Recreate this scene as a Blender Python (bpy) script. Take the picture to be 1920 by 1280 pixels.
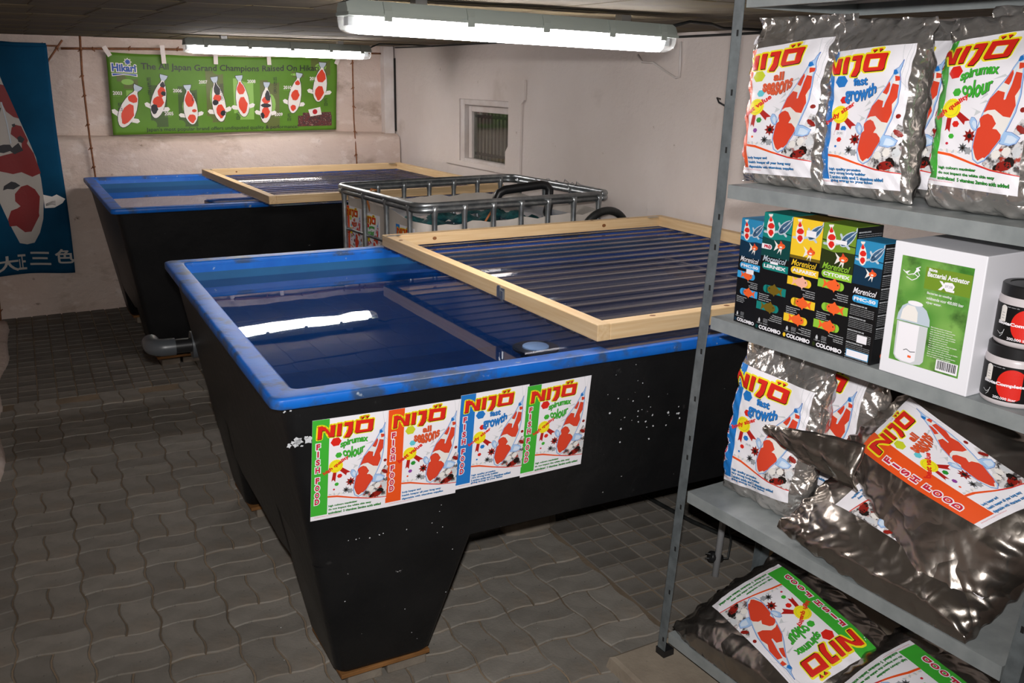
import bpy, math, random
import numpy as np
from mathutils import Vector, Matrix
from mathutils.geometry import tessellate_polygon

for o in list(bpy.data.objects):
    bpy.data.objects.remove(o)
SC = bpy.context.scene
COL = SC.collection
rnd = random.Random(7)
PI = math.pi

# ------------------------------------------------------------------ camera, world, flash, exposure
CAM_H = 1.75
F_PX, YAW, PITCH, ROLL = 1710.87, math.radians(30.304), math.radians(16.198), math.radians(0.967)
fw = np.array([math.sin(YAW) * math.cos(PITCH), math.cos(YAW) * math.cos(PITCH), -math.sin(PITCH)])
rt = np.array([math.cos(YAW), -math.sin(YAW), 0.0])
up = np.cross(rt, fw)
rt2 = rt * math.cos(ROLL) + up * math.sin(ROLL)
up2 = -rt * math.sin(ROLL) + up * math.cos(ROLL)
cam_data = bpy.data.cameras.new('camera')
cam_data.sensor_width = 36.0
cam_data.lens = F_PX / 1920 * 36.0
cam_data.clip_start = 0.05
cam = bpy.data.objects.new('camera', cam_data)
COL.objects.link(cam)
cam.matrix_world = Matrix(((rt2[0], up2[0], -fw[0], 0), (rt2[1], up2[1], -fw[1], 0), (rt2[2], up2[2], -fw[2], CAM_H), (0, 0, 0, 1)))
SC.camera = cam

world = bpy.data.worlds.new('world')
SC.world = world
world.use_nodes = True
world.node_tree.nodes['Background'].inputs[0].default_value = (0.06, 0.06, 0.065, 1)
world.node_tree.nodes['Background'].inputs[1].default_value = 0.02

# the photographer's on-camera flash
fl = bpy.data.lights.new('camera_flash', 'SPOT')
fl.energy = 275
fl.color = (1.0, 0.97, 0.95)
fl.shadow_soft_size = 0.022
fl.spot_size = math.radians(96)
fl.spot_blend = 1.0
flo = bpy.data.objects.new('camera_flash', fl)
COL.objects.link(flo)
flo.matrix_world = cam.matrix_world.copy()
flo.location = Vector((0, 0, CAM_H)) + Vector(up2) * 0.11 - Vector(fw) * 0.03

SC.view_settings.view_transform = 'Standard'
SC.view_settings.look = 'None'
SC.view_settings.gamma = 1
SC.view_settings.exposure = 0.0
SC.view_settings.use_curve_mapping = False
TUBE_STRENGTH = 48.0

# ------------------------------------------------------------------ materials
MATS = {}


def lin(h):
    if isinstance(h, str):
        v = [int(h[i:i + 2], 16) / 255 for i in (0, 2, 4)]
        return tuple(c / 12.92 if c <= 0.04045 else ((c + 0.055) / 1.055) ** 2.4 for c in v)
    return tuple(h)


def mat(name, col, rough=0.5, metal=0.0, spec=0.5, col2=None, nscale=5.0, ndetail=4.0, nlo=0.35, nhi=0.65,
        bump=None, bump2=None, obrand=0.0, speck=None, aniso=None, coat=0.0, trans=0.0, stretch=None):
    m = bpy.data.materials.new(name)
    m.use_nodes = True
    nt = m.node_tree
    b = nt.nodes['Principled BSDF']
    N, L = nt.nodes.new, nt.links.new
    b.inputs['Base Color'].default_value = (*lin(col), 1)
    b.inputs['Roughness'].default_value = rough
    b.inputs['Metallic'].default_value = metal
    b.inputs['Specular IOR Level'].default_value = spec
    b.inputs['Coat Weight'].default_value = coat
    b.inputs['Transmission Weight'].default_value = trans
    tc = N('ShaderNodeTexCoord')
    vec = tc.outputs['Object']
    if stretch:
        mp = N('ShaderNodeMapping')
        mp.inputs['Scale'].default_value = stretch
        L(vec, mp.inputs['Vector'])
        vec = mp.outputs['Vector']
    cur = None

    def noise(scale, detail=4.0, rgh=0.55):
        n = N('ShaderNodeTexNoise')
        n.inputs['Scale'].default_value = scale
        n.inputs['Detail'].default_value = detail
        n.inputs['Roughness'].default_value = rgh
        L(vec, n.inputs['Vector'])
        return n.outputs['Fac']

    def ramp(fac, lo, hi):
        r = N('ShaderNodeMapRange')
        r.inputs['From Min'].default_value = lo
        r.inputs['From Max'].default_value = hi
        L(fac, r.inputs['Value'])
        return r.outputs['Result']

    def mix(fac, a, c):
        x = N('ShaderNodeMix')
        x.data_type = 'RGBA'
        if isinstance(fac, float):
            x.inputs[0].default_value = fac
        else:
            L(fac, x.inputs[0])
        for i, v in ((6, a), (7, c)):
            if isinstance(v, tuple):
                x.inputs[i].default_value = (*v, 1)
            else:
                L(v, x.inputs[i])
        return x.outputs[2]
    if col2 is not None:
        cur = mix(ramp(noise(nscale, ndetail), nlo, nhi), lin(col), lin(col2))
    for sp in (speck or []):   # (colour, scale, lo, hi)
        cur = mix(ramp(noise(sp[1], 5.0, 0.6), sp[2], sp[3]), cur if cur is not None else lin(col), lin(sp[0]))
    if obrand:
        oi = N('ShaderNodeObjectInfo')
        hs = N('ShaderNodeHueSaturation')
        r = N('ShaderNodeMapRange')
        r.inputs['To Min'].default_value = 1 - obrand
        r.inputs['To Max'].default_value = 1 + obrand
        L(oi.outputs['Random'], r.inputs['Value'])
        L(r.outputs['Result'], hs.inputs['Value'])
        if cur is not None:
            L(cur, hs.inputs['Color'])
        else:
            hs.inputs['Color'].default_value = (*lin(col), 1)
        cur = hs.outputs['Color']
    if cur is not None:
        L(cur, b.inputs['Base Color'])
    prev = None
    for bp in (bump, bump2):
        if bp:
            kind = bp[3] if len(bp) > 3 else 'noise'
            if kind == 'voronoi':
                v = N('ShaderNodeTexVoronoi')
                v.feature = 'F1'
                v.inputs['Scale'].default_value = bp[0]
                nz = N('ShaderNodeTexNoise')
                nz.inputs['Scale'].default_value = bp[0] * 0.7
                nz.inputs['Detail'].default_value = 2
                L(vec, nz.inputs['Vector'])
                ad = N('ShaderNodeVectorMath')
                ad.operation = 'MULTIPLY_ADD'
                ad.inputs[1].default_value = (0.15, 0.15, 0.15)
                L(nz.outputs['Color'], ad.inputs[0])
                L(vec, ad.inputs[2])
                L(ad.outputs[0], v.inputs['Vector'])
                h = v.outputs['Distance']
            elif kind == 'crease':
                f_ = noise(bp[0], 2.0, 0.5)
                m1 = N('ShaderNodeMath')
                m1.operation = 'SUBTRACT'
                L(f_, m1.inputs[0])
                m1.inputs[1].default_value = 0.5
                m2 = N('ShaderNodeMath')
                m2.operation = 'ABSOLUTE'
                L(m1.outputs[0], m2.inputs[0])
                h = m2.outputs[0]
            else:
                h = noise(bp[0], 5.0)
            bn = N('ShaderNodeBump')
            bn.inputs['Strength'].default_value = bp[1]
            bn.inputs['Distance'].default_value = bp[2]
            L(h, bn.inputs['Height'])
            if prev is not None:
                L(prev, bn.inputs['Normal'])
            prev = bn.outputs['Normal']
    if prev is not None:
        L(prev, b.inputs['Normal'])
    MATS[name] = m
    return m


def emit_mat(name, col, strength):
    m = bpy.data.materials.new(name)
    m.use_nodes = True
    nt = m.node_tree
    b = nt.nodes['Principled BSDF']
    b.inputs['Base Color'].default_value = (0.8, 0.8, 0.8, 1)
    b.inputs['Emission Color'].default_value = (*col, 1)
    b.inputs['Emission Strength'].default_value = strength
    MATS[name] = m
    return m


def clear_mat(name, tint, ior=1.45, rough=0.03, gloss=1.0, bump=None, veil=0.0):
    """see-through sheet: Fresnel-weighted mirror over tinted transparency"""
    m = bpy.data.materials.new(name)
    m.use_nodes = True
    nt = m.node_tree
    N, L = nt.nodes.new, nt.links.new
    nt.nodes.remove(nt.nodes['Principled BSDF'])
    out = nt.nodes['Material Output']
    tr = N('ShaderNodeBsdfTransparent')
    tr.inputs['Color'].default_value = (*tint, 1)
    base = tr.outputs[0]
    if veil:
        df = N('ShaderNodeBsdfDiffuse')
        df.inputs['Color'].default_value = (0.75, 0.75, 0.75, 1)
        mv = N('ShaderNodeMixShader')
        mv.inputs[0].default_value = veil
        L(base, mv.inputs[1])
        L(df.outputs[0], mv.inputs[2])
        base = mv.outputs[0]
    gl = N('ShaderNodeBsdfGlossy')
    gl.inputs['Roughness'].default_value = rough
    gl.inputs['Color'].default_value = (gloss, gloss, gloss, 1)
    fr = N('ShaderNodeLayerWeight')       # Schlick reflectance, the same from both sides of the sheet
    fr.inputs['Blend'].default_value = 0.5
    f0 = ((ior - 1) / (ior + 1)) ** 2
    pw = N('ShaderNodeMath')
    pw.operation = 'POWER'
    pw.inputs[1].default_value = 5.0
    L(fr.outputs['Facing'], pw.inputs[0])
    ma = N('ShaderNodeMath')
    ma.operation = 'MULTIPLY_ADD'
    ma.inputs[1].default_value = 1 - f0
    ma.inputs[2].default_value = f0
    L(pw.outputs[0], ma.inputs[0])
    if bump:
        tc = N('ShaderNodeTexCoord')
        nz = N('ShaderNodeTexNoise')
        nz.inputs['Scale'].default_value = bump[0]
        nz.inputs['Detail'].default_value = 2
        L(tc.outputs['Object'], nz.inputs['Vector'])
        bn = N('ShaderNodeBump')
        bn.inputs['Strength'].default_value = bump[1]
        bn.inputs['Distance'].default_value = bump[2]
        L(nz.outputs['Fac'], bn.inputs['Height'])
        L(bn.outputs['Normal'], gl.inputs['Normal'])
        L(bn.outputs['Normal'], fr.inputs['Normal'])
    mx = N('ShaderNodeMixShader')
    L(ma.outputs[0], mx.inputs[0])
    L(base, mx.inputs[1])
    L(gl.outputs[0], mx.inputs[2])
    L(mx.outputs[0], out.inputs['Surface'])
    MATS[name] = m
    return m


def pr(name, h, rough=0.45):
    return mat('print_' + name, h, rough=rough, spec=0.35)


mat('plaster', 'd3c3b9', 0.9, col2='c6b2a6', nscale=1.6, nlo=0.3, nhi=0.75, spec=0.15,
    speck=[('a08d7e', 2.6, 0.56, 0.74), ('dfd3cc', 7.0, 0.55, 0.75), ('7d6a5c', 9.0, 0.68, 0.76)], bump=(9, 0.6, 0.03), bump2=(55, 0.4, 0.006), stretch=(1, 1, 1.6))
mat('plaster_right', 'e0d7d2', 0.9, col2='d3c8c1', nscale=1.3, nlo=0.3, nhi=0.75, spec=0.15,
    speck=[('b8ab9f', 1.7, 0.58, 0.80), ('a08f80', 11.0, 0.70, 0.78)], bump=(7, 0.45, 0.025), bump2=(50, 0.35, 0.006))
mat('plaster_white', 'd8d2cf', 0.85, col2='c8beb8', nscale=6, spec=0.2, bump=(30, 0.3, 0.005))
mat('ceiling_panel', '716857', 0.85, col2='61594a', nscale=9, obrand=0.07, spec=0.15, bump=(90, 0.3, 0.003),
    speck=[('857650', 1.1, 0.55, 0.75)])
mat('ceiling_base', '332e28', 0.95, spec=0.1)
mat('paver', '8b867e', 0.85, col2='736f68', nscale=7, nlo=0.3, nhi=0.7, obrand=0.14, spec=0.25,
    speck=[('2b2825', 60, 0.66, 0.72), ('a89b8e', 90, 0.68, 0.76), ('8f8171', 2.5, 0.55, 0.8)], bump=(120, 0.35, 0.003), bump2=(12, 0.3, 0.01))
mat('square_block', '7d7871', 0.85, col2='65615b', nscale=6, nlo=0.3, nhi=0.7, obrand=0.2, spec=0.25,
    speck=[('2b2825', 70, 0.66, 0.74), ('736553', 3.0, 0.55, 0.8)], bump=(120, 0.35, 0.003))
mat('joint_sand', '94836f', 0.95, col2='6a5e50', nscale=2.0, spec=0.1, bump=(80, 0.5, 0.004))
mat('concrete', '857c70', 0.9, col2='6f675d', nscale=8, spec=0.2, bump=(60, 0.4, 0.005), speck=[('9c6b58', 3, 0.66, 0.8)])
mat('slab', '9b9080', 0.9, col2='877c6e', nscale=6, spec=0.2, bump=(90, 0.3, 0.004), speck=[('4d463e', 50, 0.68, 0.74)])
mat('tank_black', (0.0050, 0.0053, 0.0060), 0.42, spec=0.30, col2=(0.0085, 0.0086, 0.0092), nscale=5,
    speck=[((0.05, 0.05, 0.05), 14, 0.68, 0.82), ((0.55, 0.55, 0.55), 48, 0.735, 0.75)], bump=(18, 0.25, 0.01))
mat('tank_blue', (0.004, 0.105, 0.47), 0.33, spec=0.40, col2=(0.006, 0.130, 0.53), nscale=12,
    speck=[((0.35, 0.45, 0.55), 26, 0.66, 0.74)], bump=(40, 0.2, 0.003))
mat('tank_rim', (0.004, 0.105, 0.47), 0.40, spec=0.28, col2=(0.006, 0.130, 0.53), nscale=12,
    speck=[((0.030, 0.070, 0.17), 10, 0.50, 0.62), ((0.30, 0.36, 0.44), 30, 0.66, 0.73)], bump=(40, 0.2, 0.003))
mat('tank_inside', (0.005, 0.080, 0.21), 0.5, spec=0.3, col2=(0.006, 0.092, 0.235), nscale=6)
clear_mat('water', (0.46, 0.60, 0.78), ior=1.33, rough=0.012, bump=(3.0, 0.05, 0.012))
clear_mat('corrugated_clear', (0.58, 0.59, 0.66), ior=1.42, rough=0.10, bump=(60, 0.1, 0.002), veil=0.010)
clear_mat('clear_plastic', (0.85, 0.87, 0.88), ior=1.45, rough=0.08, veil=0.12)
clear_mat('glass', (0.8, 0.82, 0.8), ior=1.4, rough=0.02)
mat('pine', 'dcc197', 0.55, col2='cca97b', nscale=3.0, ndetail=3, nlo=0.3, nhi=0.75, stretch=(1.2, 30, 30), spec=0.3, bump=(6, 0.1, 0.002), obrand=0.05)
mat('pine_side', 'cdb48c', 0.6, col2='b99d74', nscale=3.0, ndetail=3, nlo=0.3, nhi=0.75, stretch=(1.2, 30, 30), spec=0.3)
mat('knot', '7d4f28', 0.6)
mat('plank_wood', '8a6138', 0.75, col2='6e4b29', nscale=10, spec=0.2)
mat('galvanised', '9aa0a1', 0.45, metal=0.25, col2='8a9192', nscale=18, ndetail=6, bump=(40, 0.06, 0.002))
mat('galvanised_post', '767e81', 0.42, metal=0.35, col2='62696c', nscale=30, ndetail=6, bump=(40, 0.06, 0.002))
mat('cage_steel', 'a3a8aa', 0.35, metal=0.85, col2='858b8e', nscale=25)
mat('steel', 'b5b8ba', 0.3, metal=0.9)
mat('black_plastic', (0.012, 0.012, 0.013), 0.38, spec=0.4)
mat('black_rubber', (0.010, 0.011, 0.011), 0.45, spec=0.4, col2=(0.02, 0.022, 0.021), nscale=30)
mat('dark_slot', (0.004, 0.004, 0.004), 0.8)
mat('grey_pvc', '484c50', 0.35, spec=0.5)
mat('grey_tube', '9a9b9d', 0.35, metal=0.3)
mat('container_white', 'c9c2ba', 0.5, spec=0.3, col2='b7afa6', nscale=5)
mat('teal_net', '1f5b5c', 0.8, col2='0f3a40', nscale=30, spec=0.2, bump=(60, 0.8, 0.01))
mat('copper_cane', 'a0602e', 0.5)
mat('cane', '8a5a3c', 0.6, col2='6d452c', nscale=40, spec=0.3)
mat('fixture_grey', '8e958f', 0.5, spec=0.3)
emit_mat('tube_light', (1.0, 0.93, 0.90), TUBE_STRENGTH)
mat('tape', 'e2d8d2', 0.6)
mat('foil', 'd8d4d1', 0.23, metal=0.86, col2='c4bfba', nscale=6, bump=(13, 0.9, 0.030, 'crease'), bump2=(34, 0.5, 0.010, 'crease'))
mat('foil_smooth', 'aaa39c', 0.25, metal=0.95, col2='8f8780', nscale=5, bump=(7, 0.7, 0.035, 'crease'), bump2=(20, 0.3, 0.010, 'crease'))
mat('box_white', 'e4e4ea', 0.45, spec=0.3)
mat('box_black', (0.008, 0.009, 0.010), 0.35, spec=0.45)
mat('jar_body', 'c9c2c4', 0.35, spec=0.4)
mat('grille_dark', (0.03, 0.028, 0.025), 0.7)
mat('grille_bar', (0.22, 0.20, 0.175), 0.6)
mat('void_dark', (0.01, 0.009, 0.008), 0.9)
mat('banner_green', '5d8a2c', 0.5, col2='557f27', nscale=4, spec=0.25)
mat('banner_blue', '0d4768', 0.8, col2='0a3c59', nscale=3, spec=0.1, bump=(5, 0.2, 0.02))
for k_, h_ in dict(white='f2f2f4', paper='eceaf0', red='d8261c', deepred='b01e1a', dark='1b1512', yellow='f2e21e', green='3fae35',
                   orange='e8541c', blue='2276c4', magenta='c4203c', koired='d9442a', koidark='8e1d14', pale='cfdff2', paleblue='a3c4ea',
                   grey='9c9fa4', lightgrey='c9ccd0', midgrey='5d5f63', black='0b0b0c', purple='8a3f98', cyan='62c4d2', lime='c5cf2c',
                   teal='0f7f78', tealdark='06413f', gold='efc62c', golddark='6e5a10', olive='6f8f28', olivedark='27330f', sky='2b86b4',
                   skydark='0d2f47', pillblue='3aa2dc', pilllime='8fc43a', goldfish='f0622a', goldfishpale='efb199', greentext='27902f',
                   bluetext='2c7fc0', orangetext='d8542c', koiwhite='e8e4df', inkblue='2252a8', brownphoto='5f6a35', darkphoto='3f5a25',
                   lightphoto='86b552', flagred='b8232a', banwhite='b1aca6', banred='7d1719', banblack='26262c', bluekoi='3d5f80', silver='b9c6d2').items():
    pr(k_, h_)
mat('print_greenphoto', '45872f', 0.4, col2='7fae55', nscale=16, ndetail=1.0, nlo=0.3, nhi=0.7, speck=[('2a4f1e', 13, 0.50, 0.68), ('b0a860', 10, 0.62, 0.8)])
mat('print_crowd', '6a2a2a', 0.5, col2='3a3030', nscale=60, speck=[('b9a090', 90, 0.58, 0.7)])
mat('print_flowers', '4a4646', 0.45, col2='d6d4d5', nscale=70, ndetail=3, nlo=0.38, nhi=0.52, speck=[('a8341f', 45, 0.58, 0.66), ('1d1a1a', 55, 0.60, 0.68)])


# ------------------------------------------------------------------ mesh helpers
def wm(o):
    b = o.matrix_basis.copy()
    return wm(o.parent) @ o.matrix_parent_inverse @ b if o.parent else b


def attach(o, parent):
    """parent while keeping the child where it was built (world coordinates)"""
    if parent is not None:
        o.parent = parent
        o.matrix_parent_inverse = wm(parent).inverted()


class MB:
    def __init__(self):
        self.v, self.f, self.m, self.mats = [], [], [], []

    def mi(self, name):
        if name not in self.mats:
            self.mats.append(name)
        return self.mats.index(name)

    def add(self, verts, faces, m):
        b = len(self.v)
        self.v.extend([tuple(map(float, p)) for p in verts])
        i = self.mi(m)
        for f in faces:
            self.f.append(tuple(b + k for k in f))
            self.m.append(i)

    def hexa(self, p, m):
        """8 points: bottom ring 0-3 (ccw from above), top ring 4-7"""
        self.add(p, [(3, 2, 1, 0), (4, 5, 6, 7), (0, 1, 5, 4), (1, 2, 6, 5), (2, 3, 7, 6), (3, 0, 4, 7)], m)

    def box(self, x0, x1, y0, y1, z0, z1, m):
        self.hexa([(x0, y0, z0), (x1, y0, z0), (x1, y1, z0), (x0, y1, z0), (x0, y0, z1), (x1, y0, z1), (x1, y1, z1), (x0, y1, z1)], m)

    def obox(self, o, ax, ay, az, m):
        o, ax, ay, az = map(np.array, (o, ax, ay, az))
        self.hexa([o, o + ax, o + ax + ay, o + ay, o + az, o + ax + az, o + ax + ay + az, o + ay + az], m)

    def loft(self, rings, m, cap=True, closed=True):
        b = len(self.v)
        n = len(rings[0])
        for r in rings:
            self.v.extend([tuple(map(float, p)) for p in r])
        i = self.mi(m)
        for k in range(len(rings) - 1):
            for j in range(n if closed else n - 1):
                j2 = (j + 1) % n
                self.f.append((b + k * n + j, b + k * n + j2, b + (k + 1) * n + j2, b + (k + 1) * n + j))
                self.m.append(i)
        if cap and closed:
            self.f.append(tuple(b + j for j in reversed(range(n))))
            self.m.append(i)
            self.f.append(tuple(b + (len(rings) - 1) * n + j for j in range(n)))
            self.m.append(i)

    def tube(self, pts, r, m, seg=10, cap=True):
        pts = [np.array(p, float) for p in pts]
        rs = r if isinstance(r, (list, tuple)) else [r] * len(pts)
        rings = []
        prev = None
        for i, p in enumerate(pts):
            t = pts[min(i + 1, len(pts) - 1)] - pts[max(i - 1, 0)]
            t = t / (np.linalg.norm(t) + 1e-9)
            if prev is None:
                a = np.array([0, 0, 1.0]) if abs(t[2]) < 0.9 else np.array([1.0, 0, 0])
                n1 = np.cross(t, a)
            else:
                n1 = prev - t * (prev @ t)
            n1 /= np.linalg.norm(n1)
            prev = n1
            n2 = np.cross(t, n1)
            rings.append([p + rs[i] * (math.cos(q) * n1 + math.sin(q) * n2) for q in np.linspace(0, 2 * PI, seg, endpoint=False)])
        self.loft(rings, m, cap)

    def lathe(self, c, prof, m, seg=32, axis=2):
        rings = []
        for r, z in prof:
            rings.append([(c[0] + r * math.cos(q), c[1] + r * math.sin(q), c[2] + z) for q in np.linspace(0, 2 * PI, seg, endpoint=False)])
        self.loft(rings, m, True)

    def build(self, name, parent=None, smooth=False, matrix=None, bevel=0.0, seg=2):
        me = bpy.data.meshes.new(name)
        me.from_pydata(self.v, [], self.f)
        for n in self.mats:
            me.materials.append(MATS[n])
        me.polygons.foreach_set('material_index', self.m)
        if smooth:
            me.polygons.foreach_set('use_smooth', [True] * len(me.polygons))
        me.update()
        o = bpy.data.objects.new(name, me)
        COL.objects.link(o)
        if matrix is not None:
            o.matrix_basis = matrix
        attach(o, parent)
        if bevel:
            b = o.modifiers.new('bevel', 'BEVEL')
            b.width = bevel
            b.segments = seg
            b.limit_method = 'ANGLE'
            b.angle_limit = math.radians(40)
        return o


def smooth_by_angle(o, deg=40):
    me = o.data
    me.polygons.foreach_set('use_smooth', [True] * len(me.polygons))
    try:
        me.set_sharp_from_angle(angle=math.radians(deg))
    except Exception:
        pass


def tag(o, label=None, cat=None, group=None, kind=None):
    if label:
        o['label'] = label
    if cat:
        o['category'] = cat
    if group:
        o['group'] = group
    if kind:
        o['kind'] = kind
    return o


def empty(name, loc=(0, 0, 0), rz=0.0, **k):
    o = bpy.data.objects.new(name, None)
    COL.objects.link(o)
    o.location = loc
    o.rotation_euler = (0, 0, rz)
    o.empty_display_size = 0.1
    return tag(o, **k)


def frame_m(o, ex, ey, n):
    return Matrix(((ex[0], ey[0], n[0], o[0]), (ex[1], ey[1], n[1], o[1]), (ex[2], ey[2], n[2], o[2]), (0, 0, 0, 1)))


# ------------------------------------------------------------------ flat print toolkit (vector artwork as thin geometry)
_tcache = {}


def text_geo(s, bold=0.0, shear=0.0):
    key = (s, round(bold, 4), round(shear, 3))
    if key in _tcache:
        return _tcache[key]
    cu = bpy.data.curves.new('t', 'FONT')
    cu.body = s
    cu.size = 1.0
    cu.offset = bold
    cu.shear = shear
    cu.resolution_u = 3
    cu.dimensions = '2D'
    cu.fill_mode = 'BOTH'
    ob = bpy.data.objects.new('t', cu)
    me = ob.to_mesh()
    me.calc_loop_triangles()
    V = np.zeros(len(me.vertices) * 3)
    me.vertices.foreach_get('co', V)
    V = V.reshape(-1, 3)[:, :2]
    T = np.zeros(len(me.loop_triangles) * 3, dtype=np.int32)
    me.loop_triangles.foreach_get('vertices', T)
    T = T.reshape(-1, 3)
    ob.to_mesh_clear()
    bpy.data.objects.remove(ob)
    bpy.data.curves.remove(cu)
    if len(V):
        lo, hi = V.min(0), V.max(0)
        V = (V - lo) / np.maximum(hi - lo, 1e-6)
        asp = (hi - lo)[0] / max((hi - lo)[1], 1e-6)
    else:
        asp = 1.0
    _tcache[key] = (V, T, asp)
    return _tcache[key]


class Print:
    def __init__(self):
        self.items = []

    def _put(self, m, layer, V, T):
        V = np.asarray(V, float)
        T = np.asarray(T, int)
        if len(T) == 0:
            return
        a, b, c = V[T[:, 0]], V[T[:, 1]], V[T[:, 2]]
        ar = (b[:, 0] - a[:, 0]) * (c[:, 1] - a[:, 1]) - (b[:, 1] - a[:, 1]) * (c[:, 0] - a[:, 0])
        T = T[np.abs(ar) > 1e-9]
        ar = ar[np.abs(ar) > 1e-9]
        T[ar < 0] = T[ar < 0][:, ::-1]
        self.items.append((m, layer, V, T))

    def poly(self, m, layer, pts, *holes):
        loops = [[Vector((p[0], p[1], 0)) for p in l] for l in (pts,) + holes]
        T = tessellate_polygon(loops)
        V = [p for l in ((pts,) + holes) for p in l]
        self._put(m, layer, V, T)

    def rect(self, m, layer, x0, y0, x1, y1):
        self.poly(m, layer, [(x0, y0), (x1, y0), (x1, y1), (x0, y1)])

    def ell(self, m, layer, x, y, rx, ry=None, n=20, rot=0.0, star=0.0, a0=0.0):
        ry = rx if ry is None else ry
        P = []
        for i in range(n):
            q = 2 * PI * i / n + a0
            k = 1 - star * (i % 2)
            ex, ey = rx * k * math.cos(q), ry * k * math.sin(q)
            P.append((x + ex * math.cos(rot) - ey * math.sin(rot), y + ex * math.sin(rot) + ey * math.cos(rot)))
        self.poly(m, layer, P)

    def stroke(self, m, layer, pts, w, closed=False):
        n = len(pts)
        for i in range(n if closed else n - 1):
            (x0, y0), (x1, y1) = pts[i], pts[(i + 1) % n]
            d = math.hypot(x1 - x0, y1 - y0) or 1e-6
            nx, ny = -(y1 - y0) / d * w, (x1 - x0) / d * w
            self._put(m, layer, [(x0 + nx, y0 + ny), (x0 - nx, y0 - ny), (x1 - nx, y1 - ny), (x1 + nx, y1 + ny)], [(0, 1, 2), (0, 2, 3)])
            P = [(x0 + w * math.cos(q), y0 + w * math.sin(q)) for q in np.linspace(0, 2 * PI, 8, endpoint=False)]
            self._put(m, layer, P, [(0, k, k + 1) for k in range(1, 7)])

    def text(self, m, layer, s, x, y, w=None, h=None, rot=0.0, bold=0.0, shear=0.0, top=None, bot=None):
        """fits the string's bounding box to w x h with lower left corner (x, y), optionally warped by top(t) / bot(t)"""
        V, T, asp = text_geo(s, bold, shear)
        if len(V) == 0:
            return
        if w is None:
            w = h * asp
        if h is None:
            h = w / asp
        if top is not None:
            t = V[:, 0]
            yb, yt = bot(t), top(t)
            W = np.stack([V[:, 0] * w, yb + (yt - yb) * V[:, 1] - y], 1)
        else:
            W = V * np.array([w, h])
        c, s_ = math.cos(rot), math.sin(rot)
        W = np.stack([W[:, 0] * c - W[:, 1] * s_ + x, W[:, 0] * s_ + W[:, 1] * c + y], 1)
        self._put(m, layer, W, T.copy())

    def merge(self, other, f, dl=0):
        for m, l, V, T in other.items:
            W = np.array([f(p) for p in V])
            self._put(m, l + dl, W, T.copy())

    def clip_x(self, x0, x1, y0=-1e9, y1=1e9):
        """cut the artwork to a rectangle"""
        out = []
        for m, l, V, T in self.items:
            polys = []
            for t in T:
                P = [tuple(V[i]) for i in t]
                for ax, lim, sg in ((0, x0, 1), (0, x1, -1), (1, y0, 1), (1, y1, -1)):
                    Q = []
                    for i in range(len(P)):
                        a, b = P[i], P[(i + 1) % len(P)]
                        ia, ib = (a[ax] - lim) * sg >= 0, (b[ax] - lim) * sg >= 0
                        if ia:
                            Q.append(a)
                        if ia != ib:
                            k = (lim - a[ax]) / (b[ax] - a[ax])
                            Q.append((a[0] + (b[0] - a[0]) * k, a[1] + (b[1] - a[1]) * k))
                    P = Q
                    if len(P) < 3:
                        break
                if len(P) >= 3:
                    polys.append(P)
            if polys:
                W, TT = [], []
                for P in polys:
                    b = len(W)
                    W += P
                    TT += [(b, b + i, b + i + 1) for i in range(1, len(P) - 1)]
                out.append((m, l, np.array(W), np.array(TT)))
        self.items = out
        return self

    def build(self, name, parent, mapf, maxlen=None, step=0.0004, base=0.0, matrix=None):
        vs, fs, ms, mats, off = [], [], [], [], 0
        for m, l, V, T in self.items:
            V, T = V.copy(), T.copy()
            if maxlen:
                for _ in range(14):
                    E = np.stack([np.linalg.norm(V[T[:, i]] - V[T[:, (i + 1) % 3]], axis=1) for i in range(3)], 1)
                    bad = E.max(1) > maxlen
                    if not bad.any():
                        break
                    k = E[bad].argmax(1)
                    tb = T[bad]
                    r = np.arange(len(tb))
                    i0, i1, i2 = tb[r, k], tb[r, (k + 1) % 3], tb[r, (k + 2) % 3]
                    key = np.sort(np.stack([i0, i1], 1), 1)
                    uq, inv = np.unique(key, axis=0, return_inverse=True)
                    inv = inv.reshape(-1)
                    mid = (V[uq[:, 0]] + V[uq[:, 1]]) / 2
                    im = len(V) + inv
                    V = np.concatenate([V, mid])
                    T = np.concatenate([T[~bad], np.stack([i0, im, i2], 1), np.stack([im, i1, i2], 1)])
            W = mapf(V, base + step * l)
            mn = 'print_' + m
            if mn not in mats:
                mats.append(mn)
            vs.append(W)
            fs.append(T + off)
            ms += [mats.index(mn)] * len(T)
            off += len(W)
        me = bpy.data.meshes.new(name)
        me.from_pydata(np.concatenate(vs).tolist(), [], np.concatenate(fs).tolist())
        for n in mats:
            me.materials.append(MATS[n])
        me.polygons.foreach_set('material_index', ms)
        me.update()
        o = bpy.data.objects.new(name, me)
        COL.objects.link(o)
        if matrix is not None:
            o.matrix_basis = matrix
        attach(o, parent)
        return o


def flat_map(sx, sy):
    return lambda V, h: np.stack([V[:, 0] * sx, V[:, 1] * sy, np.full(len(V), h)], 1)


# ================================================================== THE ROOM
XL, XR, YB, YF, ZC = -0.34, 3.18, 7.55, -1.0, 1.975
A_FL = math.radians(-2.4)


def pj(w):
    w = np.asarray(w, float) - np.array([0, 0, CAM_H])
    z = w @ fw
    return np.array([960 + F_PX * (w @ rt2) / z, 640 - F_PX * (w @ up2) / z]) if z > 0.05 else np.array([-9999, -9999])


def in_frame(w, mg=25):
    p = pj(w)
    return -mg < p[0] < 1920 + mg and -mg < p[1] < 1280 + mg


# --- floor: sand bed with pavers laid on it
m = MB()
m.box(XL - 0.1, XR + 0.1, YF - 0.1, YB + 0.1, -0.10, -0.0055, 'joint_sand')
floor = tag(m.build('floor'), kind='structure')

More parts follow.
